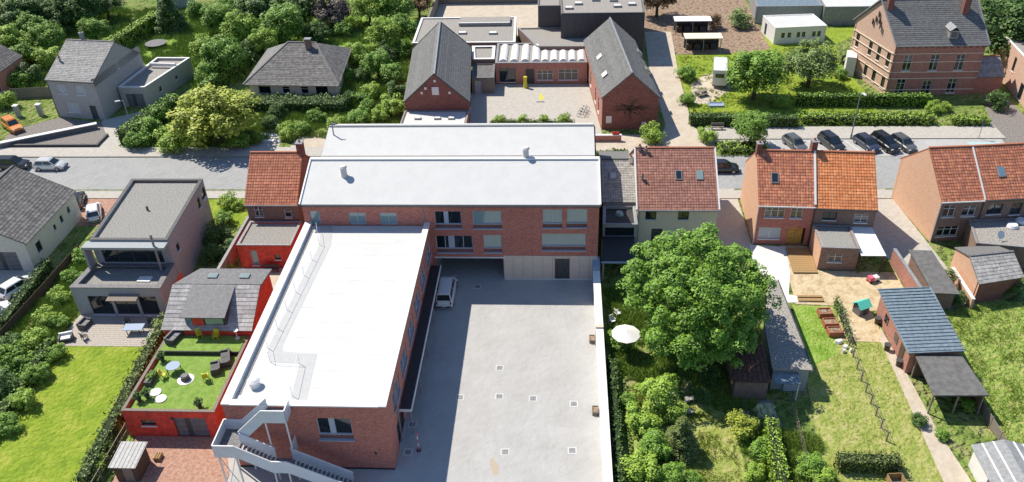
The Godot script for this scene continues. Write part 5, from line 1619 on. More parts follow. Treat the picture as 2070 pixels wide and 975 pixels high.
func old_school():
	ground_sheet("school_court", [-14.4, -108.0, 6.0, -108.0, 4.4, -126.0, -14.4, -126.0], 0.02, M.pavement)
	gable_house("school_hall", "left brick school hall with long slate roof and crest on its gable", "hall", [-13.2, -110.4, -14.9, -131.8, -24.1, -131.2, -22.4, -110.4], 4.2, 8.4, {"wall": M.brick_dark, "tiles": SLATES, "roof": M.slate, "tw": 0.4, "th": 0.4, "curve": 0.004, "both": true, "ridge_mat": M.zinc, "over": 0.2, "side": 0.1, "verge": M.dark_grey, "ops": {"f": [[3, 1.2, 1.6, 1.8, "d1"], [8, 1.2, 1.6, 1.8, "d1"]]}})
	var hl := get_child(get_child_count() - 1)
	var o := Vector2(hl.position.x, hl.position.z)
	bx(hl, "crest", -17.8 - o.x, 5.9, -110.33 - o.y, 1.0, 1.2, 0.1, M.frame_white)
	for p in [[-19.8, 5.6], [-15.8, 5.6], [-17.8, 7.4], [-19.2, 6.3]]:
		bx(hl, "wall_anchor", p[0] - o.x, p[1], -110.34 - o.y, 0.35, 0.35, 0.08, M.frame_white)
	gable_house("school_hall", "right brick school hall with slate roof and dark tree mural on gable", "hall", [13.8, -109.8, 11.8, -132.0, 3.9, -132.0, 5.9, -109.8], 5.0, 8.6, {"wall": M.brick_dark, "wall_b": M.brick_pink, "tiles": SLATES, "roof": M.slate, "tw": 0.4, "th": 0.4, "curve": 0.004, "both": true, "ridge_mat": M.zinc, "over": 0.2, "side": 0.1, "ops": {"b": [[2.5, 1.0, 1.2, 2.2, "w1"], [5.5, 1.0, 1.2, 2.2, "w1"], [8.5, 1.0, 1.2, 2.2, "w1"], [14.5, 1.0, 1.2, 2.2, "w1"], [18.0, 1.0, 1.2, 2.2, "w1"]]}})
	var hr := get_child(get_child_count() - 1)
	o = Vector2(hr.position.x, hr.position.z)
	# dark tree painted on the gable: thin strokes set on the wall
	rng.seed = 91
	var mu := MB.new()
	mu.bar(Vector3(9.9 - o.x, 1.4, -109.775 - o.y), Vector3(9.9 - o.x, 3.8, -109.775 - o.y), 0.02, 0.12)
	for i in 46:
		var a := rng.randf() * TAU
		var p := Vector3(9.9 - o.x + rng.randf_range(-0.3, 0.3), 3.4 + rng.randf_range(-0.5, 0.5), -109.775 - o.y)
		for k in 3:
			var e := p + Vector3(cos(a) * rng.randf_range(0.5, 1.1), sin(a) * rng.randf_range(0.25, 0.6), 0)
			if abs(e.x - 9.9 + o.x) > 3.5 or e.y < 1.2 or e.y > 6.2:
				break
			mu.bar(p, e, 0.02, 0.05)
			p = e
			a += rng.randf_range(-0.7, 0.7)
	part(hr, "mural", mu.mesh(), M.wood_dark)
	for k in [[0.25, 5.4], [0.75, 5.4]]:
		bx(hr, "roof_window", 13.2 - k[0] * 14 * 0.1 - o.x, 5.9, -114.0 - k[0] * 14 - o.y, 0.9, 0.12, 1.2, M.zinc, Vector3(0, 5, -42))
	for k in [0.2, 0.62]:
		bx(hr, "roof_window", 6.6 - 1.2 * k - o.x, 6.2, -112.0 - 16 * k - o.y, 0.9, 0.12, 1.2, M.white, Vector3(0, 5, 42))
	bx(hr, "notice_board", 6.9 - o.x, 1.6, -109.72 - o.y, 0.8, 1.1, 0.06, M.frame_white)
	bx(hr, "notice_board", 11.9 - o.x, 0.9, -109.72 - o.y, 0.6, 0.6, 0.06, M.frame_white)
	flat_block("porch_annex", "low annex with pale flat roof in front of the left school hall", "annex", [-22.5, -105.4, -13.2, -105.4, -13.2, -110.3, -22.5, -110.3], 2.8, {"wall": M.brick_dark, "roof": M.roof_pale, "coping_w": 0.2, "parapet": 0.08, "skip": [2]})
	var pa := get_child(get_child_count() - 1)
	for x in [-2.4, 0.4, 2.4]:
		var c := bx(pa, "roof_light", x, 2.85, 0.0, 0.9, 0.2, 0.6, M.zinc)
		bx(c, "pane", 0, 0.11, 0, 0.75, 0.04, 0.45, M.white)
	# linking range with barrel vault roof lights
	flat_block("vaulted_range", "low brick range with a row of white barrel-vault roof lights", "school wing", [-10.4, -126.2, 4.2, -126.2, 3.6, -134.6, -10.6, -134.8], 3.5, {"wall": M.brick_pink, "roof": M.roofing_light, "coping_mat": M.zinc, "coping_w": 0.4, "parapet": 0.15, "ops": {"f": [[0.6, 0.3, 2.6, 2.4, "d1"], [4.8, 0.0, 1.4, 2.5, "door"], [6.6, 0.6, 2.6, 1.6, "w2"], [10.0, 0.6, 3.2, 1.8, "w2"]]}})
	var vr := get_child(get_child_count() - 1)
	o = Vector2(vr.position.x, vr.position.z)
	var arc := func(x: float, z0: float, z1: float, w: float):
		var b := MB.new()
		for i in 8:
			var a0 := PI * i / 8
			var a1 := PI * (i + 1) / 8
			var p0 := Vector3(x + cos(a0) * w * 0.5, 3.35 + sin(a0) * w * 0.42, 0)
			var p1 := Vector3(x + cos(a1) * w * 0.5, 3.35 + sin(a1) * w * 0.42, 0)
			b.quad(p0 + Vector3(0, 0, z0), p0 + Vector3(0, 0, z1), p1 + Vector3(0, 0, z1), p1 + Vector3(0, 0, z0))
			b.tri(Vector3(x, 3.35, z0), p0 + Vector3(0, 0, z0), p1 + Vector3(0, 0, z0))
			b.tri(Vector3(x, 3.35, z1), p1 + Vector3(0, 0, z1), p0 + Vector3(0, 0, z1))
		part(vr, "barrel_vault", b.mesh(), M.white)
	for i in 4:
		arc.call(-9.2 + i * 1.75 - o.x, -127.0 - o.y, -133.6 - o.y, 1.25)
	for i in 5:
		arc.call(-2.5 + i * 1.45 - o.x, -127.0 - o.y, -131.0 - o.y, 1.15)
	flat_block("flat_link", "grey flat-roofed link with pale edges beside the left hall", "school wing", [-14.2, -128.4, -10.7, -128.4, -10.9, -134.2, -14.8, -134.2], 3.3, {"wall": M.brick_brown, "roof": M.roofing_light, "coping_mat": M.white, "coping_w": 0.5, "parapet": 0.2})
	flat_block("entrance_block", "low grey entrance block with white door in the old school court", "school wing", [-13.9, -122.5, -10.4, -122.5, -10.6, -128.3, -14.2, -128.3], 2.6, {"wall": M.wood_grey, "roof": M.roofing, "coping_mat": M.mid_grey, "parapet": 0.1, "ops": {"f": [[0.5, 0.0, 1.0, 2.1, "c0"]]}})
	flat_block("flat_school_wing", "broad flat-roofed wing with pale grey felt and roof lights", "school wing", [-25.0, -135.0, -7.6, -135.0, -8.0, -147.5, -25.2, -147.5], 3.6, {"wall": M.brick_brown, "roof": M.roofing_light, "coping_mat": M.white, "coping_w": 0.4, "parapet": 0.12})
	var fw := get_child(get_child_count() - 1)
	for p in [[4.8, 1.8], [-0.5, 1.6]]:
		var c := bx(fw, "roof_light", p[0], 3.62, p[1], 1.4, 0.3, 0.9, M.zinc)
		bx(c, "pane", 0, 0.16, 0, 1.2, 0.04, 0.7, M.white)
	bx(fw, "raised_roof", 3.0, 3.75, -3.6, 9.0, 0.6, 3.2, M.roofing_light)
	bx(fw, "roof_edge", 3.0, 4.08, -2.05, 9.1, 0.1, 0.25, M.white)
	flat_block("school_block", "tall dark clad school block with pale flat roof and skylights", "school wing", [0.1, -136.2, 13.8, -136.2, 14.2, -152.0, -0.3, -152.0], 8.0, {"wall": M.dark_grey, "wall_l": M.brick_brown, "roof": M.roofing_light, "coping_mat": M.mid_grey, "coping_w": 0.25, "parapet": 0.1})
	var sb := get_child(get_child_count() - 1)
	for p in [[-4.0, 3.0], [-1.0, 1.2], [2.5, 4.5], [2.0, 1.5], [5.0, 3.6], [-5.6, 5.2]]:
		var c := bx(sb, "roof_light", p[0], 8.05, p[1], 1.3, 0.35, 1.0, M.zinc)
		bx(c, "pane", 0, 0.18, 0, 1.1, 0.04, 0.8, M.white)
	for k in 12:
		bx(sb, "cladding_panel", -6.4 + k * 1.14, 4.0, 7.94, 1.1, 7.8, 0.05, M.dark_grey)
	flat_block("school_block", "lower dark stair block attached to the tall clad block", "school wing", [-3.9, -141.0, 0.0, -141.0, 0.0, -152.0, -4.2, -152.0], 7.7, {"wall": M.dark_grey, "roof": M.roofing_light, "coping_mat": M.mid_grey, "coping_w": 0.25, "parapet": 0.1})
	flat_block("flat_link", "grey flat-roofed link between vaults and the tall dark block", "school wing", [-4.0, -132.2, 4.0, -132.0, 4.4, -140.9, -7.4, -140.9], 3.9, {"wall": M.brick_brown, "roof": M.roofing_light, "coping_mat": M.zinc, "coping_w": 0.3, "parapet": 0.12})
	ground_sheet("yard_paving", [-26.5, -148.0, -4.4, -148.0, -4.0, -172.0, -25.0, -172.0], 0.03, M.path)
	var yw := thing("boundary_wall", "long brown boundary wall behind the upper school yard", "wall", -14.5, 0, -166.0)
	bx(yw, "wall", 0, 1.3, 0, 20.0, 2.6, 0.3, M.wood_grey)
	bx(yw, "coping", 0, 2.64, 0, 20.0, 0.1, 0.4, M.zinc)
	bx(yw, "return_wall", -10.0, 1.3, 9.0, 0.3, 2.6, 17.6, M.wood_grey)
	# things in the old court
	var yt := thing("play_figure", "yellow play post with round head in the old school court", "play post", -5.6, 0.02, -126.0 + 1.4)
	cy(yt, "post", 0, 0.7, 0, 0.35, 0.25, 1.4, M.yellow)
	cy(yt, "head", 0, 1.6, 0, 0.3, 0.3, 0.5, M.yellow)
	var hop := thing("court_marking", "yellow painted figure on the pale old school court", "marking", -3.1, 0.024, -121.0)
	bx(hop, "stroke", 0, 0.002, 0, 0.35, 0.004, 2.4, M.yellow)
	bx(hop, "stroke", 0, 0.002, 1.8, 1.2, 0.004, 0.3, M.dark_grey)
	bx(hop, "stroke", 0.35, 0.002, 0.2, 0.25, 0.004, 1.0, M.yellow)
	for i in 3:
		var bk := thing("bicycle", "bicycle in the rack along the right hall's court side", "bicycle", 3.2 + 0.2 * i, 0.02, -114.0 - i * 0.9, 15.0, "bicycles in the rack")
		for s in [-0.5, 0.5]:
			var wl := TorusMesh.new()
			wl.inner_radius = 0.29
			wl.outer_radius = 0.34
			wl.rings = 16
			wl.ring_segments = 6
			part(bk, "wheel", wl, M.tyre, Vector3(s, 0.34, 0), Vector3(90, 0, 0))
		var f := MB.new()
		f.tube(Vector3(-0.5, 0.34, 0), Vector3(-0.15, 0.8, 0), 0.02, 0.02, 5)
		f.tube(Vector3(-0.15, 0.75, 0), Vector3(0.35, 0.8, 0), 0.02, 0.02, 5)
		f.tube(Vector3(0.35, 0.9, 0), Vector3(0.5, 0.34, 0), 0.02, 0.02, 5)
		f.tube(Vector3(0.0, 0.32, 0), Vector3(0.35, 0.75, 0), 0.02, 0.02, 5)
		f.tube(Vector3(0.0, 0.32, 0), Vector3(-0.5, 0.34, 0), 0.02, 0.02, 5)
		part(bk, "frame", f.mesh(), M.light_blue)
		bx(bk, "saddle", -0.17, 0.9, 0, 0.24, 0.06, 0.14, M.dark)
		bx(bk, "handlebar", 0.34, 0.95, 0, 0.05, 0.04, 0.5, M.dark)
	hedge("low hedge strip under the row of little court trees", -10.2, -111.6, 2.0, -111.4, 0.8, 0.7, "soft", 34, 0.12)
	var wl2 := thing("low_wall", "pale low wall with red sign board beside the right hall", "wall", 6.5, 0, -106.0)
	bx(wl2, "wall", 0, 0.5, 0, 4.0, 1.0, 0.3, M.brick_pink)
	bx(wl2, "coping", 0, 1.04, 0, 4.1, 0.08, 0.42, M.white)
	bx(wl2, "sign_board", 1.2, 1.3, 0, 1.0, 0.5, 0.06, M.red)
	hedge("dark little hedge at the school corner by the side house", 4.6, -100.9, 9.0, -101.6, 1.0, 1.1, "dark", 34, 0.13)

func upper_left():
	# grey brick house
	gable_house("brick_house", "pale grey brick house with grey tiled roof above the cobbled ramp", "house", [-77.5, -114.8, -69.5, -113.6, -68.2, -127.0, -76.4, -128.0], 6.2, 9.5, {"wall": M.brick_grey, "tiles": PALE_TILES, "roof": M.grey_tile, "ridge_mat": M.mid_grey, "ridge_at": 0.57, "back_eave": 5.4, "over": 0.15, "side": 0.05, "curve": 0.012, "gutter": M.dark_grey, "ops": {"f": [[1.4, 4.0, 1.6, 1.4, "c1"], [4.6, 4.0, 1.6, 1.4, "c1"], [2.0, 1.0, 2.2, 1.5, "c1"], [6.0, 0.0, 1.1, 2.3, "door"]], "r": [[6.5, 5.6, 0.6, 1.0, "d0"]]}, "chimney_mat": M.zinc, "chimneys": [[0.12, 4.2, 0.22, 0.22, 0.7], [0.3, -0.6, 0.5, 0.5, 0.7]]})
	flat_block("garage_wing", "flat-roofed grey brick garage wing with white roof edges", "garage", [-68.7, -118.3, -64.4, -118.2, -61.7, -130.2, -67.4, -130.4], 3.3, {"wall": M.brick_grey, "roof": M.roofing_light, "coping_mat": M.white, "coping_w": 0.35, "parapet": 0.35, "ops": {"f": [[0.9, 0.0, 2.8, 2.2, "garage"]], "r": [[3.0, 1.2, 0.7, 0.8, "d0"], [7.5, 1.4, 0.6, 0.6, "d0"]]}})
	var gwg := get_child(get_child_count() - 1)
	bx(gwg, "roof_upstand", 0.6, 3.5, -2.6, 4.4, 0.5, 0.35, M.white, Vector3(0, -4, 0))
	ground_sheet("driveway", [-70.0, -113.5, -63.5, -117.5, -60.8, -116.0, -61.0, -104.4, -66.8, -104.4], 0.026, M.pavement)
	ground_sheet("cobbled_ramp", [-82.0, -104.5, -67.2, -104.5, -67.0, -108.5, -69.8, -112.8, -77.4, -114.4, -82.0, -110.5], 0.03, M.cobble)
	var rw := thing("ramp_wall", "white topped low wall crossing the cobbled ramp", "wall", -75.3, 0, -107.6, 28.5)
	bx(rw, "wall", 0, 0.4, 0, 13.4, 0.8, 0.35, M.mid_grey)
	bx(rw, "coping", 0, 0.84, 0, 13.5, 0.1, 0.7, M.white)
	var ek := thing("edge_wall", "dark low edging wall along the road side of the ramp", "wall", -73.0, 0, -104.9)
	bx(ek, "wall", 0, 0.2, 0, 13.0, 0.4, 0.3, M.dark_grey)
	bx(ek, "return_wall", 6.3, 0.2, -1.8, 0.3, 0.4, 3.2, M.dark_grey)
	car(-82.4, -110.6, 50.0, M.orange_paint, "suv", "orange car parked beside the cobbled ramp")
	gable_house("pale_house", "brown brick house whose gable shows at the ramp's far side", "house", [-90.5, -119.0, -90.5, -130.0, -101.0, -130.0, -101.0, -119.0], 4.0, 7.5, {"wall": M.brick_pink, "tiles": DARK_TILES, "roof": M.grey_tile, "over": 0.2, "ops": {"f": [[2.0, 1.0, 1.4, 1.4, "w1"], [6.5, 1.0, 1.4, 1.4, "w1"]]}})
	fence("board_fence", "brown board fence left of the grey brick house", [-88.5, -121.5, -79.0, -122.5], 1.8, M.wood_grey, "panel", 2.4)
	for p in [[-84.0, -115.0], [-80.6, -115.4]]:
		var gp := thing("gate_pillar", "square grey gate pillar beside the grey brick house", "pillar", p[0], 0, p[1], 0, "gate pillars")
		bx(gp, "shaft", 0, 0.9, 0, 0.6, 1.8, 0.6, M.brick_grey)
		bx(gp, "cap", 0, 1.85, 0, 0.75, 0.12, 0.75, M.white)
	# hip-roofed bungalow
	var t := thing("bungalow", "cream bungalow with big grey hipped roof behind an ivy bank", "bungalow", -41.5, 0, -126.5)
	var W := [Vector2(-7.2, 6.0), Vector2(6.6, 6.6), Vector2(5.6, -7.4), Vector2(-7.6, -7.6)]
	var qo := {0: [[1.4, 1.2, 1.9, 1.2, "d1"], [5.2, 1.2, 1.2, 1.2, "w0"], [8.2, 1.2, 1.2, 1.2, "w0"], [10.6, 1.0, 1.9, 1.5, "d1"]], 1: [[3.0, 1.0, 1.4, 1.3, "d0"]]}
	for i in 4:
		var b := MB.new()
		wall_seg(b, W[i], W[(i + 1) % 4], 0, 2.95, 0.3, qo.get(i, []))
		part(t, "wall", b.mesh(), M.render_beige)
		for k in qo.get(i, []):
			fit_opening(t, W[i], W[(i + 1) % 4], k, M.frame_white)
	var c0 := Vector3(-7.9, 2.95, 6.8)
	var c1 := Vector3(7.4, 2.95, 7.6)
	var c2 := Vector3(6.2, 2.95, -8.2)
	var c3 := Vector3(-8.4, 2.95, -8.3)
	var r0 := Vector3(-2.6, 6.4, -2.2)
	var r1 := Vector3(2.0, 6.4, -1.8)
	var hb := MB.new()
	hb.face([c0, c1, r1, r0]); hb.face([c1, c2, r1]); hb.face([c2, c3, r0, r1]); hb.face([c3, c0, r0]); hb.face([c3, c2, c1, c0])
	var rf := part(t, "roof", hb.mesh(), M.grey_tile)
	tile_field(rf, c0, c1, r1, r0, DARK_TILES, 0.34, 0.4, 0.012)
	tile_field(rf, c1, c2, r1.lerp(r0, 0.02), r1, DARK_TILES, 0.34, 0.4, 0.012)
	tile_field(rf, c3, c0, r0, r0.lerp(r1, 0.02), GREY_TILES, 0.34, 0.4, 0.012)
	for s in [[c0, r0], [c1, r1], [r0, r1]]:
		var hbm := MB.new()
		hbm.bar(s[0] + Vector3(0, 0.08, 0), s[1] + Vector3(0, 0.08, 0), 0.24, 0.14)
		part(rf, "hip_tiles", hbm.mesh(), M.grey_tile)
	var ch := bx(t, "chimney", 1.2, 6.7, -0.6, 0.9, 1.6, 0.7, M.brick_brown)
	bx(ch, "cap", 0, 0.84, 0, 1.1, 0.12, 0.9, M.zinc)
	bx(t, "drainpipe", 6.75, 1.5, 6.7, 0.1, 2.9, 0.1, M.frame_white)
	hedge("broad dark green ivy bank under the bungalow windows", -48.6, -117.6, -32.6, -117.0, 3.6, 1.7, "dark", 26, 0.15, "", 0.2)
	hedge("clipped square hedge block right of the bungalow", -33.0, -118.6, -29.2, -118.4, 1.4, 1.7, "mid", 34, 0.14)
	hedge("long clipped hedge left of the bungalow running back", -57.0, -121.5, -53.0, -138.0, 1.4, 2.3, "mid", 30, 0.15)
	hedge("tall clipped hedge behind the grey brick house", -80.8, -136.5, -77.6, -155.0, 2.0, 2.9, "light", 26, 0.16)
	hedge("shady clipped hedge along the yellow tree's garden", -62.4, -104.8, -59.4, -117.0, 2.2, 2.6, "mid", 32, 0.14, "", 0.3)
	ground_sheet("lawn", [-80.0, -138.0, -63.0, -134.0, -60.0, -150.0, -66.0, -166.0, -80.0, -166.0], 0.02, M.lawn_green)
	ground_sheet("lawn", [-52.0, -140.0, -36.0, -140.0, -26.0, -146.0, -27.0, -158.0, -48.0, -160.0], 0.02, M.lawn_green)
	var tp := thing("trampoline", "dark garden trampoline on the lawn behind the grey brick house", "trampoline", -73.8, 0, -143.8)
	cy(tp, "mat", 0, 0.8, 0, 1.9, 1.9, 0.06, M.mid_grey, Vector3.ZERO, 24)
	for i in 6:
		var a := TAU * i / 6
		bx(tp, "leg", cos(a) * 1.8, 0.4, sin(a) * 1.8, 0.06, 0.8, 0.06, M.zinc)
	ground_sheet("driveway", [-44.2, -104.4, -40.0, -104.4, -40.5, -113.5, -43.6, -113.5], 0.024, M.pavement)
	ground_sheet("driveway", [-38.4, -104.4, -31.5, -104.4, -31.5, -108.5, -37.8, -108.5], 0.024, M.path)
	for i in 3:
		var st := thing("step_slab", "pale step slab climbing to the bungalow door", "step", -42.3, 0.02, -106.5 - i * 1.6, 0, "steps to the bungalow")
		bx(st, "slab", 0, 0.06 + 0.03 * i, 0, 2.2, 0.12, 0.7, M.white)
		bx(st, "riser", 0, 0.03, 0.36, 2.2, 0.06, 0.04, M.zinc)
	var gb := thing("garden_building", "low grey outbuilding roof at the far end of the wood", "outbuilding", -78.5, 0, -166.0)
	bx(gb, "wall", 0, 1.2, 0, 6.0, 2.4, 4.0, M.render_grey)
	bx(gb, "roof", 0, 2.5, 0, 6.5, 0.16, 4.5, M.zinc)
	street_lamp(-62.2, -107.4, 6.0, Vector2(-0.5, 0.4), "grey street lamp in front of the grey brick garage wing")

func upper_right():
	ground_sheet("path", [13.2, -104.5, 20.5, -104.5, 19.0, -112.0, 19.2, -131.0, 20.0, -149.0, 15.2, -149.0, 14.6, -131.0, 15.2, -111.0], 0.03, M.path)
	ground_sheet("earth_yard", [15.0, -149.0, 20.0, -138.0, 28.0, -138.0, 36.0, -140.0, 36.5, -180.0, 14.6, -180.0], 0.026, M.earth)
	ground_sheet("lawn", [19.3, -112.6, 46.0, -112.0, 47.0, -120.0, 45.8, -133.0, 47.5, -142.0, 56.0, -150.0, 36.0, -150.0, 29.0, -138.5, 19.4, -137.5], 0.022, M.lawn)
	ground_sheet("gravel_patch", [20.0, -118.5, 22.0, -118.0, 26.5, -123.0, 27.0, -129.0, 23.5, -129.5, 20.6, -125.5], 0.032, M.path)
	# camper van
	var cv := thing("camper_van", "white camper van parked by the big round tree", "camper van", 25.2, 0.03, -127.0, 171.0)
	var b := MB.new()
	b.box(Vector3(0, 1.75, -0.9), Vector3(2.1, 2.5, 4.8))
	part(cv, "body", b.mesh(), M.paint_white)
	var cabm := MB.new()
	var a := [Vector3(-1.0, 0.5, 1.5), Vector3(1.0, 0.5, 1.5), Vector3(1.0, 0.5, 3.1), Vector3(-1.0, 0.5, 3.1)]
	cabm.quad(a[3], a[2], Vector3(0.95, 1.25, 3.05), Vector3(-0.95, 1.25, 3.05))
	cabm.quad(Vector3(-0.95, 1.25, 3.05), Vector3(0.95, 1.25, 3.05), Vector3(0.9, 1.4, 2.5), Vector3(-0.9, 1.4, 2.5))
	cabm.quad(Vector3(-0.9, 1.4, 2.5), Vector3(0.9, 1.4, 2.5), Vector3(0.85, 2.2, 1.5), Vector3(-0.85, 2.2, 1.5))
	cabm.face([a[2], a[1], Vector3(0.85, 2.2, 1.5), Vector3(0.9, 1.4, 2.5), Vector3(0.95, 1.25, 3.05)])
	cabm.face([a[0], a[3], Vector3(-0.95, 1.25, 3.05), Vector3(-0.9, 1.4, 2.5), Vector3(-0.85, 2.2, 1.5)])
	part(cv, "cab", cabm.mesh(), M.paint_white)
	var ws := MB.new()
	ws.slab([Vector3(-0.82, 1.46, 2.45), Vector3(0.82, 1.46, 2.45), Vector3(0.78, 2.14, 1.6), Vector3(-0.78, 2.14, 1.6)], 0.02)
	part(cv, "windscreen", ws.mesh(), M.glass, Vector3(0, 0.02, 0.02))
	bx(cv, "rear_window", 0, 2.1, -3.32, 1.3, 0.6, 0.04, M.glass)
	bx(cv, "overcab_berth", 0, 2.75, 1.7, 2.0, 0.5, 0.9, M.paint_white)
	for s in [-1, 1]:
		bx(cv, "side_window", s * 1.06, 2.0, -0.8, 0.04, 0.6, 1.2, M.glass)
		for z in [-2.1, 2.1]:
			cy(cv, "wheel", s * 0.88, 0.35, z, 0.35, 0.35, 0.24, M.tyre, Vector3(0, 0, 90), 16)
	# open sheds
	for q in [[23.6, -148.6, "open shelter with white roof panels over dark stacks", 6.6], [24.3, -140.0, "open bicycle shelter with beige roof on the path side", 6.4]]:
		var sh := thing("open_shelter", q[2], "shelter", q[0], 0, q[1])
		var rb := bx(sh, "roof", 0, 2.5, 0, q[3], 0.12, 2.6, M.white if q[1] < -145 else M.render_beige)
		for s in [-1, 0, 1]:
			for z in [-1, 1]:
				bx(sh, "post", s * (q[3] * 0.5 - 0.3), 1.22, z * 1.1, 0.12, 2.44, 0.12, M.zinc)
		bx(sh, "rear_wall", 0, 1.2, -1.2, q[3] - 0.4, 2.4, 0.08, M.dark_grey)
		for s in 4:
			bx(sh, "stored_crate", -2.2 + s * 1.4, 0.5, -0.4, 1.0, 1.0, 0.9, M.dark_grey if s % 2 else M.wood_dark)
	# cabins
	flat_block("portable_cabin", "white portable classroom cabin with small paired windows", "cabin", [36.9, -142.3, 45.8, -143.2, 44.9, -149.2, 36.0, -148.6], 2.9, {"wall": M.white, "roof": M.membrane, "coping_mat": M.white, "parapet": 0.05, "coping_w": 0.2, "ops": {"f": [[1.2, 1.1, 0.6, 0.9, "d0"], [2.3, 1.1, 0.6, 0.9, "d0"], [3.9, 1.1, 0.6, 0.9, "d0"], [4.8, 1.1, 0.6, 0.9, "d0"], [6.6, 1.1, 0.6, 0.9, "d0"], [7.5, 1.1, 0.6, 0.9, "d0"]], "l": [[1.5, 0.1, 1.0, 2.1, "door"]]}})
	flat_block("grey_hall", "grey metal hall with pale blue-grey roof behind the white cabin", "hall", [35.6, -152.6, 47.4, -152.6, 48.4, -172.0, 37.5, -172.0], 3.2, {"wall": M.zinc, "roof": M.metal_blue, "parapet": 0.05, "coping_w": 0.2})
	flat_block("grey_hall", "grey hall with bright white flat roof beside the mansion", "hall", [47.5, -151.6, 60.0, -151.6, 61.0, -172.0, 48.5, -172.0], 3.3, {"wall": M.zinc, "roof": M.membrane, "parapet": 0.05, "coping_w": 0.2})
	# mansion
	var ops := []
	for x in [1.6, 5.5, 9.2]:
		ops.append([x, 3.9, 1.3, 2.5, "w1"])
		ops.append([x - 0.2, 0.3 if x != 5.5 else 0.0, 1.3, 2.3, "w1"])
	var lo := []
	for r in [[1.0, 0.9], [4.6, 0.9], [6.9, 0.9], [9.4, 0.9]]:
		for y in [0.7, 4.2]:
			lo.append([r[0], y, r[1], 2.1, "d1"])
	gable_house("mansion", "tall red brick mansion with pale stone bands and grey slate roof", "mansion", [49.2, -120.9, 62.2, -121.1, 60.6, -131.9, 46.4, -131.5], 8.2, 13.0, {"wall": M.brick_pink, "wall_l": M.brick_pale, "tiles": SLATES, "roof": M.slate, "tw": 0.34, "th": 0.34, "curve": 0.004, "ridge_mat": M.zinc, "over": 0.35, "side": 0.2, "gutter": M.zinc, "verge": M.zinc, "sill": M.white, "chimney_mat": M.brick_dark, "chimneys": [[0.06, 1.0, 0.8, 0.9, 2.0], [0.82, 1.6, 0.9, 1.1, 2.0]], "ops": {"f": ops, "l": lo}})
	var mn := get_child(get_child_count() - 1)
	var o := Vector2(mn.position.x, mn.position.z)
	for y in [0.9, 2.7, 3.7, 5.3, 6.6]:
		bx(mn, "stone_band", 55.7 - o.x, y, -120.97 - o.y, 12.9, 0.09, 0.1, M.render_beige, Vector3(0, 0.9, 0))
		var sbm := MB.new()
		sbm.bar(Vector3(49.1 - o.x, y, -121.0 - o.y), Vector3(46.34 - o.x, y, -131.4 - o.y), 0.1, 0.09)
		part(mn, "stone_band", sbm.mesh(), M.render_beige)
	for k in 14:
		bx(mn, "cornice_block", 49.9 - o.x + k * 0.92, 7.75, -120.9 - o.y, 0.3, 0.5, 0.25, M.brick_dark)
	for p in [[47.9, 10.0, -125.6], [47.7, 10.0, -126.6], [47.8, 10.9, -126.1], [47.5, 9.4, -127.2], [47.9, 9.4, -125.0]]:
		bx(mn, "attic_window", p[0] - o.x - 0.12, p[1], p[2] - o.y, 0.12, 0.75, 0.55, M.glass, Vector3(0, -14, 0))
	var dmr := bx(mn, "dormer", 57.2 - o.x, 9.4, -121.9 - o.y, 1.2, 1.2, 1.6, M.zinc)
	var dmb := MB.new()
	dmb.slab([Vector3(-0.8, 0.6, 0.95), Vector3(0, 1.2, 0.95), Vector3(0, 1.2, -1.4), Vector3(-0.8, 0.6, -1.4)], 0.06)
	dmb.slab([Vector3(0, 1.2, 0.95), Vector3(0.8, 0.6, 0.95), Vector3(0.8, 0.6, -1.4), Vector3(0, 1.2, -1.4)], 0.06)
	part(dmr, "roof", dmb.mesh(), M.zinc)
	bx(dmr, "pane", 0, 0.0, 0.81, 0.8, 0.8, 0.04, M.glass)
	bx(mn, "white_porch", 46.2 - o.x, 1.6, -129.6 - o.y, 1.4, 3.2, 3.0, M.white, Vector3(0, -14, 0))
	gable_house("mansion_annex", "low brick annex with small tiled roof beside the mansion", "annex", [62.4, -121.6, 66.5, -121.8, 66.2, -127.5, 62.0, -127.3], 2.6, 4.6, {"wall": M.brick_pink, "tiles": PALE_TILES, "roof": M.grey_tile, "over": 0.15})
	flat_block("brick_block", "pale orange brick building with arched window at the far right", "building", [67.4, -113.0, 78.0, -113.0, 80.0, -132.0, 69.2, -132.0], 5.8, {"wall": M.brick_pale, "roof": M.roofing_light, "coping_mat": M.white, "ops": {"l": [[8.0, 2.6, 0.9, 2.2, "d0"], [12.5, 0.2, 1.4, 2.4, "d0"]]}})
	ground_sheet("driveway", [60.5, -110.0, 63.6, -120.5, 66.8, -120.5, 66.6, -112.5, 68.5, -104.5, 60.3, -104.5], 0.024, M.cobble)
	hedge("clipped front hedge with two benches before it", 18.6, -111.4, 33.8, -110.6, 1.6, 1.6, "dark", 36, 0.13)
	hedge("long clipped hedge under the mansion windows", 35.2, -117.6, 54.5, -117.2, 1.4, 1.8, "mid", 34, 0.13)
	hedge("long low hedge along the pavement by the parked cars", 34.6, -112.0, 53.0, -111.4, 2.0, 1.2, "light", 36, 0.13, "", 0.25)
	hedge("short clipped hedge end beside the mansion drive", 55.4, -111.0, 60.2, -110.9, 1.5, 1.1, "light", 36, 0.13)
	for x in [22.3, 25.6]:
		var bn := thing("bench", "grey bench standing in front of the clipped front hedge", "bench", x, 0.12, -109.4, 0, "benches before the hedge")
		bx(bn, "seat", 0, 0.45, 0, 1.8, 0.06, 0.45, M.wood_grey)
		bx(bn, "backrest", 0, 0.75, -0.24, 1.8, 0.4, 0.06, M.wood_grey)
		for s in [-0.7, 0.7]:
			bx(bn, "leg", s, 0.21, 0, 0.08, 0.42, 0.4, M.zinc)
	var pp := thing("paddling_pool", "blue rectangular sandbox on the lawn near the hedge", "sandbox", 23.4, 0.03, -117.6)
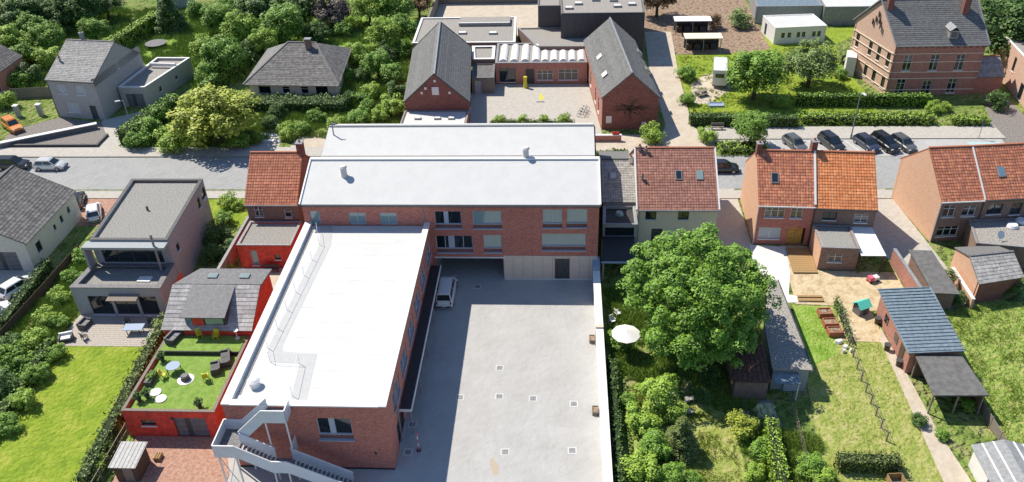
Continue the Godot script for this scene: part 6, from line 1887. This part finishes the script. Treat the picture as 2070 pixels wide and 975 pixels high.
	for s in [-1, 1]:
		bx(pp, "side", s * 1.05, 0.12, 0, 0.12, 0.24, 1.3, M.light_blue)
		bx(pp, "side", 0, 0.12, s * 0.6, 2.0, 0.24, 0.12, M.light_blue)
	bx(pp, "floor", 0, 0.06, 0, 2.0, 0.1, 1.1, M.light_blue)
	var pb := thing("picnic_table", "grey picnic table on the gravel near the round bush", "table", 21.6, 0.03, -121.2, 30.0)
	bx(pb, "tabletop", 0, 0.72, 0, 1.8, 0.06, 0.7, M.wood_grey)
	for s in [-1, 1]:
		bx(pb, "bench", 0, 0.44, s * 0.65, 1.8, 0.05, 0.25, M.wood_grey)
		bx(pb, "leg", s * 0.7, 0.36, 0, 0.08, 0.7, 1.2, M.wood_grey)
	var tl := thing("garden_ring", "dark round tyre swing standing on the lawn beside trees", "tyre", 46.5, 0.02, -133.5, 30.0)
	var tm := TorusMesh.new()
	tm.inner_radius = 0.35
	tm.outer_radius = 0.75
	part(tl, "tyre", tm, M.tyre, Vector3(0, 0.75, 0), Vector3(90, 0, 0))
	bx(tl, "block", 0, 0.1, 0, 0.5, 0.2, 0.5, M.wood_dark)
	street_lamp(40.2, -106.6, 7.0, Vector2(0.1, 0.9), "tall thin street lamp behind the parked dark cars")
	var sp := thing("sign_post", "thin sign post at the end of the parking bays", "sign", 57.4, 0.12, -106.6)
	cy(sp, "pole", 0, 1.2, 0, 0.04, 0.04, 2.4, M.zinc)
	bx(sp, "plate", 0.1, 2.2, 0.05, 0.5, 0.5, 0.04, M.dark_grey)
	ground_sheet("planting_bed", [21.0, -101.8, 28.6, -101.8, 28.0, -105.6, 21.4, -105.6], 0.1, M.soil)
	hedge("low spreading green bed around the little street tree", 21.6, -103.2, 28.0, -103.2, 2.6, 0.9, "light", 40, 0.12, "", 0.3)
	var cars := [[32.0, M.paint_grey, "hatch", "grey car in the parking bay closest to the little tree"], [36.9, M.paint_dark, "suv", "black car standing alone in the second parking bay"], [41.6, M.paint_blue, "hatch", "dark blue car behind the brick chimney of the orange house"], [44.0, M.paint_dark, "suv", "black estate car in the middle of three parked close together"], [46.4, M.paint_grey, "hatch", "grey-green car at the end of the three parked close together"]]
	for c in cars:
		car(c[0], -104.2, 20.0, c[1], c[2], c[3], "cars in the parking bays")
	car(21.2, -97.6, 90.0, M.paint_dark, "hatch", "dark car on the road between the beige and brick houses")

func crown(kind: String, colour: String) -> Mesh:
	var key := "b " + colour + " pot"
	if not crown_cache.has(key):
		crown_cache[key] = crown_mesh(hash(key) % 9999, Vector3(1.5, 1.3, 1.5), 26, 0.5, 60, 0.14, colour, -0.6)
	return crown_cache[key]

func big_tree():
	var t := thing("big_tree", "huge round broadleaf tree shading the sheds behind the court wall", "tree", 12.5, 0, -62.4)
	rng.seed = 4242
	var b := MB.new()
	var f := FastNoiseLite.new()
	f.seed = 8
	f.frequency = 0.9
	var R := Vector3(7.0, 5.6, 8.1)
	var pal := [Color(0.075, 0.175, 0.014), Color(0.22, 0.4, 0.036)]
	for i in 560:
		var d := rand_dir()
		if d.y < -0.5:
			d.y = -0.5 + rng.randf() * 0.35
			d = d.normalized()
		var k := pow(rng.randf(), 0.35) * 0.93 * (1.0 + 0.25 * f.get_noise_3dv(d * 2.2))
		if d.x * R.x * k < -4.6 and d.y * R.y * k < 0.0 and abs(d.z * R.z * k - 0.5) < 2.4:
			continue
		clump(b, Vector3(d.x * R.x, d.y * R.y, d.z * R.z) * k, rng.randf_range(0.35, 1.0), 125, 0.135, pal)
	part(t, "crown", b.mesh(true), M.leaf, Vector3(0, 6.7, 0))
	var tr := MB.new()
	tr.tube(Vector3(0, -0.2, 0), Vector3(0.1, 3.2, 0), 0.55, 0.4, 10)
	for i in 9:
		var a := TAU * i / 9.0
		var m := Vector3(cos(a) * 1.8, 5.2, sin(a) * 1.8)
		tr.tube(Vector3(0.1, 2.6 + 0.1 * i, 0), m, 0.24, 0.14, 7)
		tr.tube(m, m + Vector3(cos(a + 0.4) * 2.6, 2.6, sin(a + 0.4) * 2.6), 0.14, 0.05, 6)
		tr.tube(m, m + Vector3(cos(a - 0.6) * 1.8, 3.4, sin(a - 0.6) * 1.8), 0.12, 0.04, 6)
	part(t, "trunk", tr.mesh(), M.bark)

const PLANTS := [
	["t","dark",-102.1,-151.0,4.68,4.35],["t","mid",-91.8,-140.6,3.31,3.28],["t","dark",-92.8,-153.7,4.61,4.30],["t","mid",-85.2,-144.6,2.89,2.96],["b","mid",-90.3,-125.9,2.51,1.55],
	["b","light",-89.0,-134.8,2.60,1.61],["t","dark",-89.4,-158.5,3.34,3.30],["b","dark",-89.1,-128.5,2.14,1.33],["t","light",-97.0,-137.9,3.53,3.45],["b","dark",-94.7,-150.8,2.84,1.76],
	["b","mid",-92.1,-135.8,2.44,1.51],["b","light",-87.6,-118.1,1.84,1.14],["b","mid",-72.1,-159.8,2.37,1.47],["c","dark",-74.1,-152.1,3.75,3.18],["t","mid",-56.1,-130.0,3.90,3.74],
	["t","light",-56.8,-141.8,3.79,3.66],["t","mid",-63.4,-149.0,3.40,3.35],["t","dark",-56.2,-150.2,4.35,4.10],["t","mid",-49.6,-143.9,4.34,4.09],["t","dark",-48.3,-152.7,3.96,3.79],
	["t","purple",-42.8,-151.6,3.90,3.74],["t","light",-51.9,-138.3,2.76,2.86],["b","mid",-57.5,-127.2,2.64,1.63],["t","light",-35.9,-152.9,3.69,3.58],["t","mid",-30.8,-153.1,3.87,3.72],
	["t","rust",-27.3,-157.9,2.97,3.02],["t","light",-30.7,-139.5,3.39,3.35],["t","mid",-28.2,-143.4,3.10,3.12],["b","light",-34.6,-134.8,2.63,1.63],["t","mid",-29.9,-128.4,2.67,2.78],
	["t","mid",-26.6,-124.6,2.27,2.47],["b","light",-29.7,-121.1,1.76,1.09],["b","light",-25.1,-115.1,2.13,1.32],["b","mid",-29.9,-111.5,1.95,1.21],["b","light",-32.8,-110.1,1.49,0.93],
	["b","light",-39.3,-107.2,1.63,1.01],["b","mid",-37.5,-109.1,1.35,0.84],["b","light",-26.7,-113.0,1.51,0.93],["b","mid",-36.4,-112.8,1.38,0.86],["b","mid",-35.9,-127.9,1.86,1.15],
	["y","yellow",-48.9,-105.8,5.84,3.92],["b","light",-55.0,-103.7,2.43,1.51],["b","mid",-59.7,-107.4,2.37,1.47],["b","mid",-60.4,-104.4,1.86,1.16],["b","mid",-60.2,-112.3,1.95,1.21],
	["b","light",-59.8,-116.7,1.67,1.03],["b","dark",-42.8,-114.3,1.57,0.97],["b","mid",-45.7,-104.4,1.78,1.10],["t","mid",-97.9,-146.0,3.23,3.22],["t","dark",-96.5,-152.5,3.31,3.28],
	["t","dark",-102.6,-144.7,3.91,3.75],["b","light",-85.9,-141.2,1.84,1.14],["b","mid",-88.3,-140.6,1.85,1.15],["t","mid",-93.1,-134.2,2.42,2.59],["b","dark",-96.0,-132.5,2.43,1.51],
	["t","mid",-100.9,-155.3,3.39,3.35],["t","mid",-91.0,-156.2,2.88,2.94],["t","mid",-62.2,-153.8,3.47,3.41],["b","dark",-54.0,-135.8,2.56,1.59],["b","light",-63.4,-139.9,2.30,1.42],
	["t","light",-55.3,-156.4,3.47,3.41],["b","dark",-44.1,-144.9,2.65,1.64],["b","mid",-40.4,-148.3,2.11,1.31],["b","dark",-29.9,-135.7,2.28,1.41],["b","mid",-27.2,-137.9,2.30,1.43],
	["b","dark",-25.8,-121.1,1.75,1.08],["b","dark",-32.3,-128.1,1.68,1.04],["b","dark",-32.8,-118.8,1.43,0.88],["b","mid",-29.6,-116.2,1.39,0.86],["b","dark",-36.5,-118.2,1.27,0.79],
	["b","dark",-38.9,-116.6,1.11,0.69],["b","dark",-42.8,-110.4,1.38,0.85],["b","mid",-43.3,-105.9,1.19,0.74],["t","rust",18.1,-156.8,3.91,3.75],["b","rust",27.5,-150.4,1.91,1.18],
	["t","mid",29.3,-119.7,4.55,4.25],["t","soft",38.5,-124.2,4.11,3.91],["b","soft",32.9,-151.0,2.50,1.55],["t","mid",26.0,-104.7,2.61,2.74],["b","light",12.8,-105.9,1.83,1.13],
	["b","light",20.4,-106.0,1.42,0.88],["b","mid",20.1,-127.5,1.81,1.12],["b","mid",19.1,-118.3,1.31,0.82],["t","dark",70.5,-132.4,6.13,5.48],["t","dark",79.7,-148.7,5.18,4.74],
	["t","dark",75.1,-149.7,3.09,3.11],["b","mid",44.3,-127.4,1.20,0.74],["b","light",54.2,-114.8,1.22,0.76],["b","light",56.1,-115.3,1.07,0.66],["b","light",32.8,-117.1,1.41,0.87],
	["b","dark",63.4,-116.1,1.85,1.15],["b","light",-8.9,-111.7,0.95,0.59],["b","light",-5.6,-111.9,0.95,0.59],["b","light",-2.4,-112.0,0.95,0.59],["b","light",0.6,-111.9,1.02,0.64],
	["t","light",8.7,-54.6,1.89,2.17],["b","light",7.2,-52.0,1.60,0.99],["b","mid",8.0,-48.9,1.72,1.07],["b","light",6.6,-46.5,1.68,1.04],["b","mid",6.2,-54.7,1.00,0.62],
	["c","olive",10.2,-49.5,1.90,1.62],["b","light",9.9,-53.1,1.35,0.84],["b","white",18.0,-53.7,0.88,0.54],["b","yellow",15.6,-51.6,1.44,0.89],["b","mid",20.4,-47.3,1.32,0.82],
	["b","mid",17.0,-49.4,1.15,0.71],["b","light",21.0,-46.4,1.14,0.71],["b","dark",12.8,-55.5,0.93,0.57],["b","mid",5.7,-62.6,1.27,0.79],["b","dark",4.7,-59.6,0.95,0.59],
	["b","light",16.0,-46.9,0.95,0.59],["b","mid",9.0,-46.3,1.27,0.79],["b","mid",10.8,-46.1,0.85,0.53],["b","dark",14.1,-58.1,1.05,0.65],["b","mid",32.4,-51.4,0.67,0.42],
	["b","dark",31.1,-53.0,0.77,0.48],["b","mid",35.9,-54.9,0.80,0.50],["b","dark",40.1,-72.4,1.51,0.94],["b","dark",46.5,-71.3,1.31,0.81],["b","dark",40.5,-69.8,1.03,0.64],
	["b","mid",38.0,-58.8,0.52,0.32],["b","mid",-53.1,-58.7,1.80,1.12],["b","dark",-52.2,-55.0,1.75,1.09],["b","light",-52.4,-61.5,1.49,0.92],["b","light",-53.0,-65.1,1.41,0.87],
	["b","light",-53.7,-69.0,1.21,0.75],["b","mid",-54.2,-72.6,1.12,0.69],["b","dark",-54.6,-60.7,1.50,0.93],["b","mid",-49.8,-57.0,1.31,0.82],["b","light",-49.3,-53.4,1.28,0.79],
	["b","mid",-49.1,-50.5,1.15,0.71],["b","mid",-49.7,-60.0,1.12,0.69],["b","mid",-55.2,-76.4,1.15,0.71],["b","mid",-51.5,-65.0,0.93,0.58],["b","dark",-40.2,-80.4,1.85,1.15],
	["b","mid",-40.9,-84.7,1.28,0.79],["b","dark",-39.6,-76.7,1.44,0.89],["b","dark",-37.9,-78.4,1.21,0.75],["b","light",-37.5,-74.8,0.94,0.58],["b","light",-41.7,-88.4,1.31,0.82],
	["b","light",-40.4,-88.0,0.91,0.57],["b","light",-41.0,-64.9,0.78,0.48],["b","mid",-39.1,-48.2,0.97,0.60],["b","light",-38.8,-46.0,1.05,0.65],["b","light",-39.5,-50.7,0.89,0.55],
	["b","mid",-39.3,-45.1,0.76,0.47]
]

# what a plant stands beside, by the nearest thing one can find
const MARKS := [["beside the tall clipped hedge of the back garden", -84, -150], ["behind the ramp house's brown gable", -94, -132], ["behind the grey brick house's roof", -76, -131], ["by the garden trampoline", -73, -146], ["by the gate pillars", -84, -118], ["at the grey outbuilding in the wood", -80, -160], ["next to the white-edged garage wing", -60, -128], ["along the long hedge left of the bungalow", -54, -130], ["behind the bungalow's hipped roof", -44, -140], ["at the lawn's edge behind the bungalow", -38, -150], ["between bungalow and school hall", -28, -128], ["behind the left school hall", -24, -146], ["by the ivy bank of the bungalow", -41, -116], ["by the square hedge block", -30, -120], ["by the low annex of the left hall", -26, -109], ["next to the bungalow's steps", -43, -107], ["beside the street lamp and shady hedge", -61, -108], ["on the front lawn across the road", -50, -106], ["in the tree row of the old court", -4, -112.5], ["at the foot of the path by the right hall", 13, -106], ["before the clipped front hedge", 24, -106], ["in the planted island by the parking bays", 27, -102], ["right beside the camper van", 29, -124], ["on the path edge near the camper van", 20, -124], ["between the lawn and the white cabin", 40, -134], ["by the open shelters", 32, -148], ["under the mansion's windows", 55, -114], ["on the slope behind the mansion", 68, -134], ["along the mansion's drive", 64, -116], ["by the tyre on the lawn", 46, -131], ["along the low rough hedge of the long lawn", -51, -56], ["by the white cars on the gravel", -57, -66], ["below the pale house's fence", -55, -74], ["beside the modern house's terrace wall", -51.5, -68], ["at the foot of the modern house's brick side", -43, -78], ["along the brown brick garden wall", -38.5, -78], ["on the verge by the orange-roofed house", -40, -88], ["by the small metal-roofed shed", -38, -46], ["at the terrace corner of the red house", -39.5, -58], ["against the court wall by the parasol", 5.5, -60], ["on the small lawn by the stone seats", 9, -54], ["in front of the small lawn's conifer", 8, -46], ["by the rusty-roofed shed", 14, -56], ["at the rubble yard's edge", 17, -52], ["by the tall narrow hedge", 16, -47], ["by the short hedge at the lawn end", 22, -46], ["under the carport's open side", 33, -53], ["by the board fence of the meadow", 37.5, -54], ["by the felt-roofed shed", 38.5, -68], ["against the grey-roofed outbuilding", 44.5, -69]]

func landmark(x: float, z: float) -> String:
	var best := ""
	var bd := 1e9
	for m in MARKS:
		var d := Vector2(x - m[1], z - m[2]).length()
		if d < bd:
			bd = d
			best = m[0]
	return best

func plants():
	# the labels first: two or three alike beside one landmark are told apart by their size
	var labels := []
	var alike := {}
	for p in PLANTS:
		var size := "large " if p[4] > 3.6 else "small " if p[4] < 1.0 else ""
		var what := "shrub" if p[0] == "b" else "conifer" if p[0] == "c" else "tree"
		var label := "%s%s %s %s" % [size, CNAME[p[1]], what, landmark(p[2], p[3])]
		if not alike.has(label):
			alike[label] = []
		alike[label].append(labels.size())
		labels.append(label)
	for l in alike:
		var ids: Array = alike[l]
		if ids.size() < 2 or ids.size() > 3:
			continue
		ids.sort_custom(func(a, b): return PLANTS[a][4] < PLANTS[b][4])
		var apart := true
		for i in ids.size() - 1:
			if PLANTS[ids[i + 1]][4] < PLANTS[ids[i]][4] * 1.06:
				apart = false
		if apart:
			var words := ["lesser", "bigger"] if ids.size() == 2 else ["smallest", "middle-sized", "biggest"]
			for i in ids.size():
				labels[ids[i]] = words[i] + " " + l
	var k := 0
	for p in PLANTS:
		var kind: String = p[0]
		rng.seed = 1000 + k
		var what := "shrub" if kind == "b" else "conifer" if kind == "c" else "tree"
		plant(kind, p[1], p[2], p[3], p[4], p[5], "garden_shrub" if kind == "b" else "conifer" if kind == "c" else "broadleaf_tree", labels[k], what, "%ss %s" % [what, landmark(p[2], p[3])])
		k += 1
	var tuft := tuft_mesh(5, 14, 0.3, 0.28, [Color(0.2, 0.28, 0.035), Color(0.33, 0.38, 0.08)])
	var meadow_tuft := tuft_mesh(8, 12, 0.3, 0.22, [Color(0.2, 0.3, 0.04), Color(0.34, 0.42, 0.09)])
	var weed := tuft_mesh(6, 22, 0.4, 0.45, [Color(0.14, 0.24, 0.03), Color(0.3, 0.4, 0.08)])
	grass_tufts("rough tussocky grass over the meadow beside the carport", [37.6, -51.0, 37.6, -67.0, 41.0, -69.5, 47.0, -70.0, 60.0, -71.5, 60.0, -40.0, 38.6, -40.0], 3800, meadow_tuft, 0.6, 1.5, 3)
	grass_tufts("tall weeds filling the strip beside the long lawn", [-56.0, -77.0, -51.5, -75.0, -51.2, -50.0, -50.5, -44.0, -58.0, -44.0, -58.0, -62.0], 5000, weed, 0.6, 1.7, 4)
	grass_tufts("short grass tufts over the long mown lawn", [-50.2, -61.5, -41.5, -61.5, -39.8, -45.0, -39.5, -38.0, -47.0, -38.0, -49.5, -50.0], 1500, tuft, 0.12, 0.25, 7)
	grass_tufts("grass tufts over the dry lawn with the wire fence", [24.2, -68.8, 27.8, -68.8, 27.7, -63.4, 31.0, -63.4, 30.8, -46.0, 23.2, -46.0], 1800, tuft, 0.15, 0.4, 9)
	grass_tufts("grass tufts over the small lawn under the big tree", [6.7, -57.4, 8.2, -57.4, 9.2, -50.0, 12.0, -55.3, 14.8, -53.4, 15.2, -44.0, 6.0, -42.0], 2500, tuft, 0.3, 0.8, 10)
	grass_tufts("undergrowth in the shaded garden beyond the court wall", [4.8, -72.0, 16.0, -72.0, 18.0, -52.0, 20.0, -44.0, 16.0, -42.0, 15.0, -54.0, 9.0, -58.0, 5.0, -58.0], 3500, weed, 0.5, 1.3, 11)
	grass_tufts("weeds between the hedge and the sheds' side garden", [18.6, -52.0, 22.0, -51.0, 22.5, -42.0, 18.2, -42.0], 1500, weed, 0.5, 1.3, 12)
	grass_tufts("grass tufts over the lawn around the camper van", [19.6, -113.0, 45.5, -112.5, 45.5, -133.0, 40.0, -141.0, 30.0, -137.0, 20.0, -137.0], 4000, tuft, 0.3, 0.9, 13)
	grass_tufts("undergrowth between the trees of the upper gardens", [-102.0, -116.0, -79.0, -129.0, -62.0, -131.0, -58.0, -118.0, -56.0, -123.0, -50.0, -136.0, -26.0, -112.0, -24.0, -150.0, -60.0, -165.0, -102.0, -165.0], 9000, weed, 0.9, 2.2, 14)
	grass_tufts("weeds in the front gardens along the far pavement", [-60.0, -105.0, -45.0, -105.0, -40.0, -108.0, -24.0, -106.0, -24.0, -116.0, -48.0, -116.0, -60.0, -116.0], 3000, weed, 0.7, 1.6, 15)

func streets():
	var g := ground_sheet("ground", [-260, 40, 260, 40, 260, -420, -260, -420], 0.0, M.soil, -1.0)
	ground_sheet("road", [-200, -92.3, 200, -93.6, 200, -101.4, -200, -101.6], 0.012, M.asphalt)
	ground_sheet("pavement", [-200, -101.75, -26.0, -101.75, -26.0, -104.4, -200, -104.4], 0.12, M.pavement)
	ground_sheet("pavement", [-200, -92.2, -37.5, -92.2, -37.5, -90.4, -200, -90.4], 0.12, M.pavement)
	ground_sheet("pavement", [-37.5, -92.2, 200, -93.4, 200, -91.0, -37.5, -90.4], 0.118, M.pavement)
	ground_sheet("pavement", [-26.0, -101.75, 13.0, -101.6, 13.0, -107.9, -26.0, -107.9], 0.116, M.path)
	ground_sheet("parking_bays", [13.2, -101.6, 66.0, -101.5, 66.0, -106.4, 20.6, -106.4, 13.2, -104.5], 0.02, M.concrete)
	ground_sheet("pavement", [20.6, -106.5, 61.0, -106.5, 61.0, -110.2, 20.6, -110.2], 0.12, M.pavement)
	ground_sheet("pavement", [61.0, -101.6, 110.0, -101.6, 110.0, -106.0, 61.0, -104.5], 0.1, M.path)
	for q in [[-113.0, -101.68, 174.0, 0.0], [-118.0, -92.26, 161.0, 0.0]]:
		var kb := bx(self, "kerb", q[0], 0.05, q[1], q[2], 0.17, 0.14, M.roofing_light)
		kb.set_meta("kind", "structure")
	for k in 8:
		var ln := bx(self, "bay_line", 30.0 + k * 2.5, 0.024, -104.0, 0.1, 0.008, 4.2, M.frame_white, Vector3(0, 20, 0))
		ln.set_meta("kind", "structure")
	var bm := bx(self, "bay_marking", 57.6, 0.024, -104.2, 4.2, 0.008, 2.6, M.bay_blue)
	bm.set_meta("kind", "structure")
	ground_sheet("lawn", [-46.0, -90.3, -37.2, -90.3, -37.2, -84.0, -46.0, -84.0], 0.03, M.lawn)
	ground_sheet("court_paving", [-28.6, -48.5, -27.55, -46.0, -27.5, -30.0, 4.0, -30.0, 4.0, -92.0, -14.0, -92.0, -14.0, -48.5], 0.03, M.concrete)
	ground_sheet("side_yard", [17.6, -93.0, 22.0, -93.0, 21.9, -79.5, 17.6, -79.5], 0.02, M.pavement)
	ground_sheet("side_alley", [35.2, -93.0, 40.6, -93.0, 42.6, -70.0, 39.8, -68.4, 36.7, -77.0, 35.2, -80.0], 0.02, M.pavement)

func _ready():
	rng.seed = 7
	var cam := Camera3D.new()
	cam.name = "camera"
	cam.position = Vector3(0, 55, 0)
	cam.rotation_degrees = Vector3(-34.1, 3.95, -2.0)
	cam.fov = 32.0
	cam.far = 900.0
	add_child(cam)
	cam.current = true
	var sky_mat := ProceduralSkyMaterial.new()
	sky_mat.sky_top_color = Color(0.38, 0.5, 0.68)
	sky_mat.sky_horizon_color = Color(0.72, 0.79, 0.86)
	sky_mat.sky_curve = 0.12
	sky_mat.ground_bottom_color = Color(0.3, 0.3, 0.28)
	sky_mat.ground_horizon_color = Color(0.62, 0.68, 0.74)
	sky_mat.sky_energy_multiplier = 1.0
	var sky := Sky.new()
	sky.sky_material = sky_mat
	var env := Environment.new()
	env.background_mode = Environment.BG_SKY
	env.sky = sky
	env.background_energy_multiplier = 0.88
	env.tonemap_mode = Environment.TONE_MAPPER_LINEAR
	env.tonemap_exposure = 1.3
	env.sdfgi_enabled = true
	env.ssao_enabled = true
	env.ssil_enabled = true
	var we := WorldEnvironment.new()
	we.name = "world_environment"
	we.environment = env
	add_child(we)
	var sun := DirectionalLight3D.new()
	sun.name = "sun"
	sun.light_energy = 1.5
	sun.light_color = Color(1.0, 0.965, 0.905)
	sun.light_angular_distance = 0.5
	sun.shadow_enabled = true
	add_child(sun)
	sun.look_at_from_position(Vector3.ZERO, Vector3(0.595, -1.0, 0.43))
	make_materials()
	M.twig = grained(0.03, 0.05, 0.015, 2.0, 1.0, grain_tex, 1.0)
	M.paint_white = plain(0.72, 0.73, 0.74, 0.25)
	M.paint_silver = plain(0.6, 0.62, 0.62, 0.28, 0.3)
	M.paint_grey = plain(0.13, 0.14, 0.145, 0.28, 0.3)
	M.paint_dark = plain(0.018, 0.02, 0.024, 0.25)
	M.paint_blue = plain(0.03, 0.04, 0.075, 0.25)
	for m in [M.paint_white, M.paint_silver, M.paint_grey, M.paint_dark, M.paint_blue, M.orange_paint]:
		m.clearcoat_enabled = true
		m.clearcoat = 0.6
		m.clearcoat_roughness = 0.08
	M.roof_pale = grained(0.5, 0.5, 0.49, 4.0, 0.8, soft_tex)
	M.stain = coloured([[0.2, lin(0.4, 0.36, 0.3)], [0.5, lin(0.44, 0.36, 0.26)], [0.8, lin(0.42, 0.4, 0.36)]], 0.02, 7, 0.75, 45, 2.0, 0.9, 256)
	M.rusty = coloured([[0.2, lin(0.07, 0.035, 0.025)], [0.5, lin(0.13, 0.06, 0.04)], [0.8, lin(0.22, 0.12, 0.085)]], 0.02, 7, 0.7, 42, 4.0, 0.9, 512, bump_rough, 0.6)
	M.rubble = coloured([[0.25, lin(0.12, 0.13, 0.12)], [0.5, lin(0.24, 0.25, 0.24)], [0.75, lin(0.42, 0.42, 0.4)]], 0.05, 6, 0.8, 43, 6.0, 1.0, 512, bump_rough, 1.2)
	M.bay_blue = coloured([[0.2, lin(0.3, 0.48, 0.5)], [0.5, lin(0.4, 0.55, 0.56)], [0.8, lin(0.44, 0.5, 0.5)]], 0.02, 7, 0.75, 44, 4.0, 0.9, 256)
	streets()
	school()
	fire_stairs()
	left_side()
	right_side()
	old_school()
	upper_left()
	upper_right()
	court()
	big_tree()
	plants()
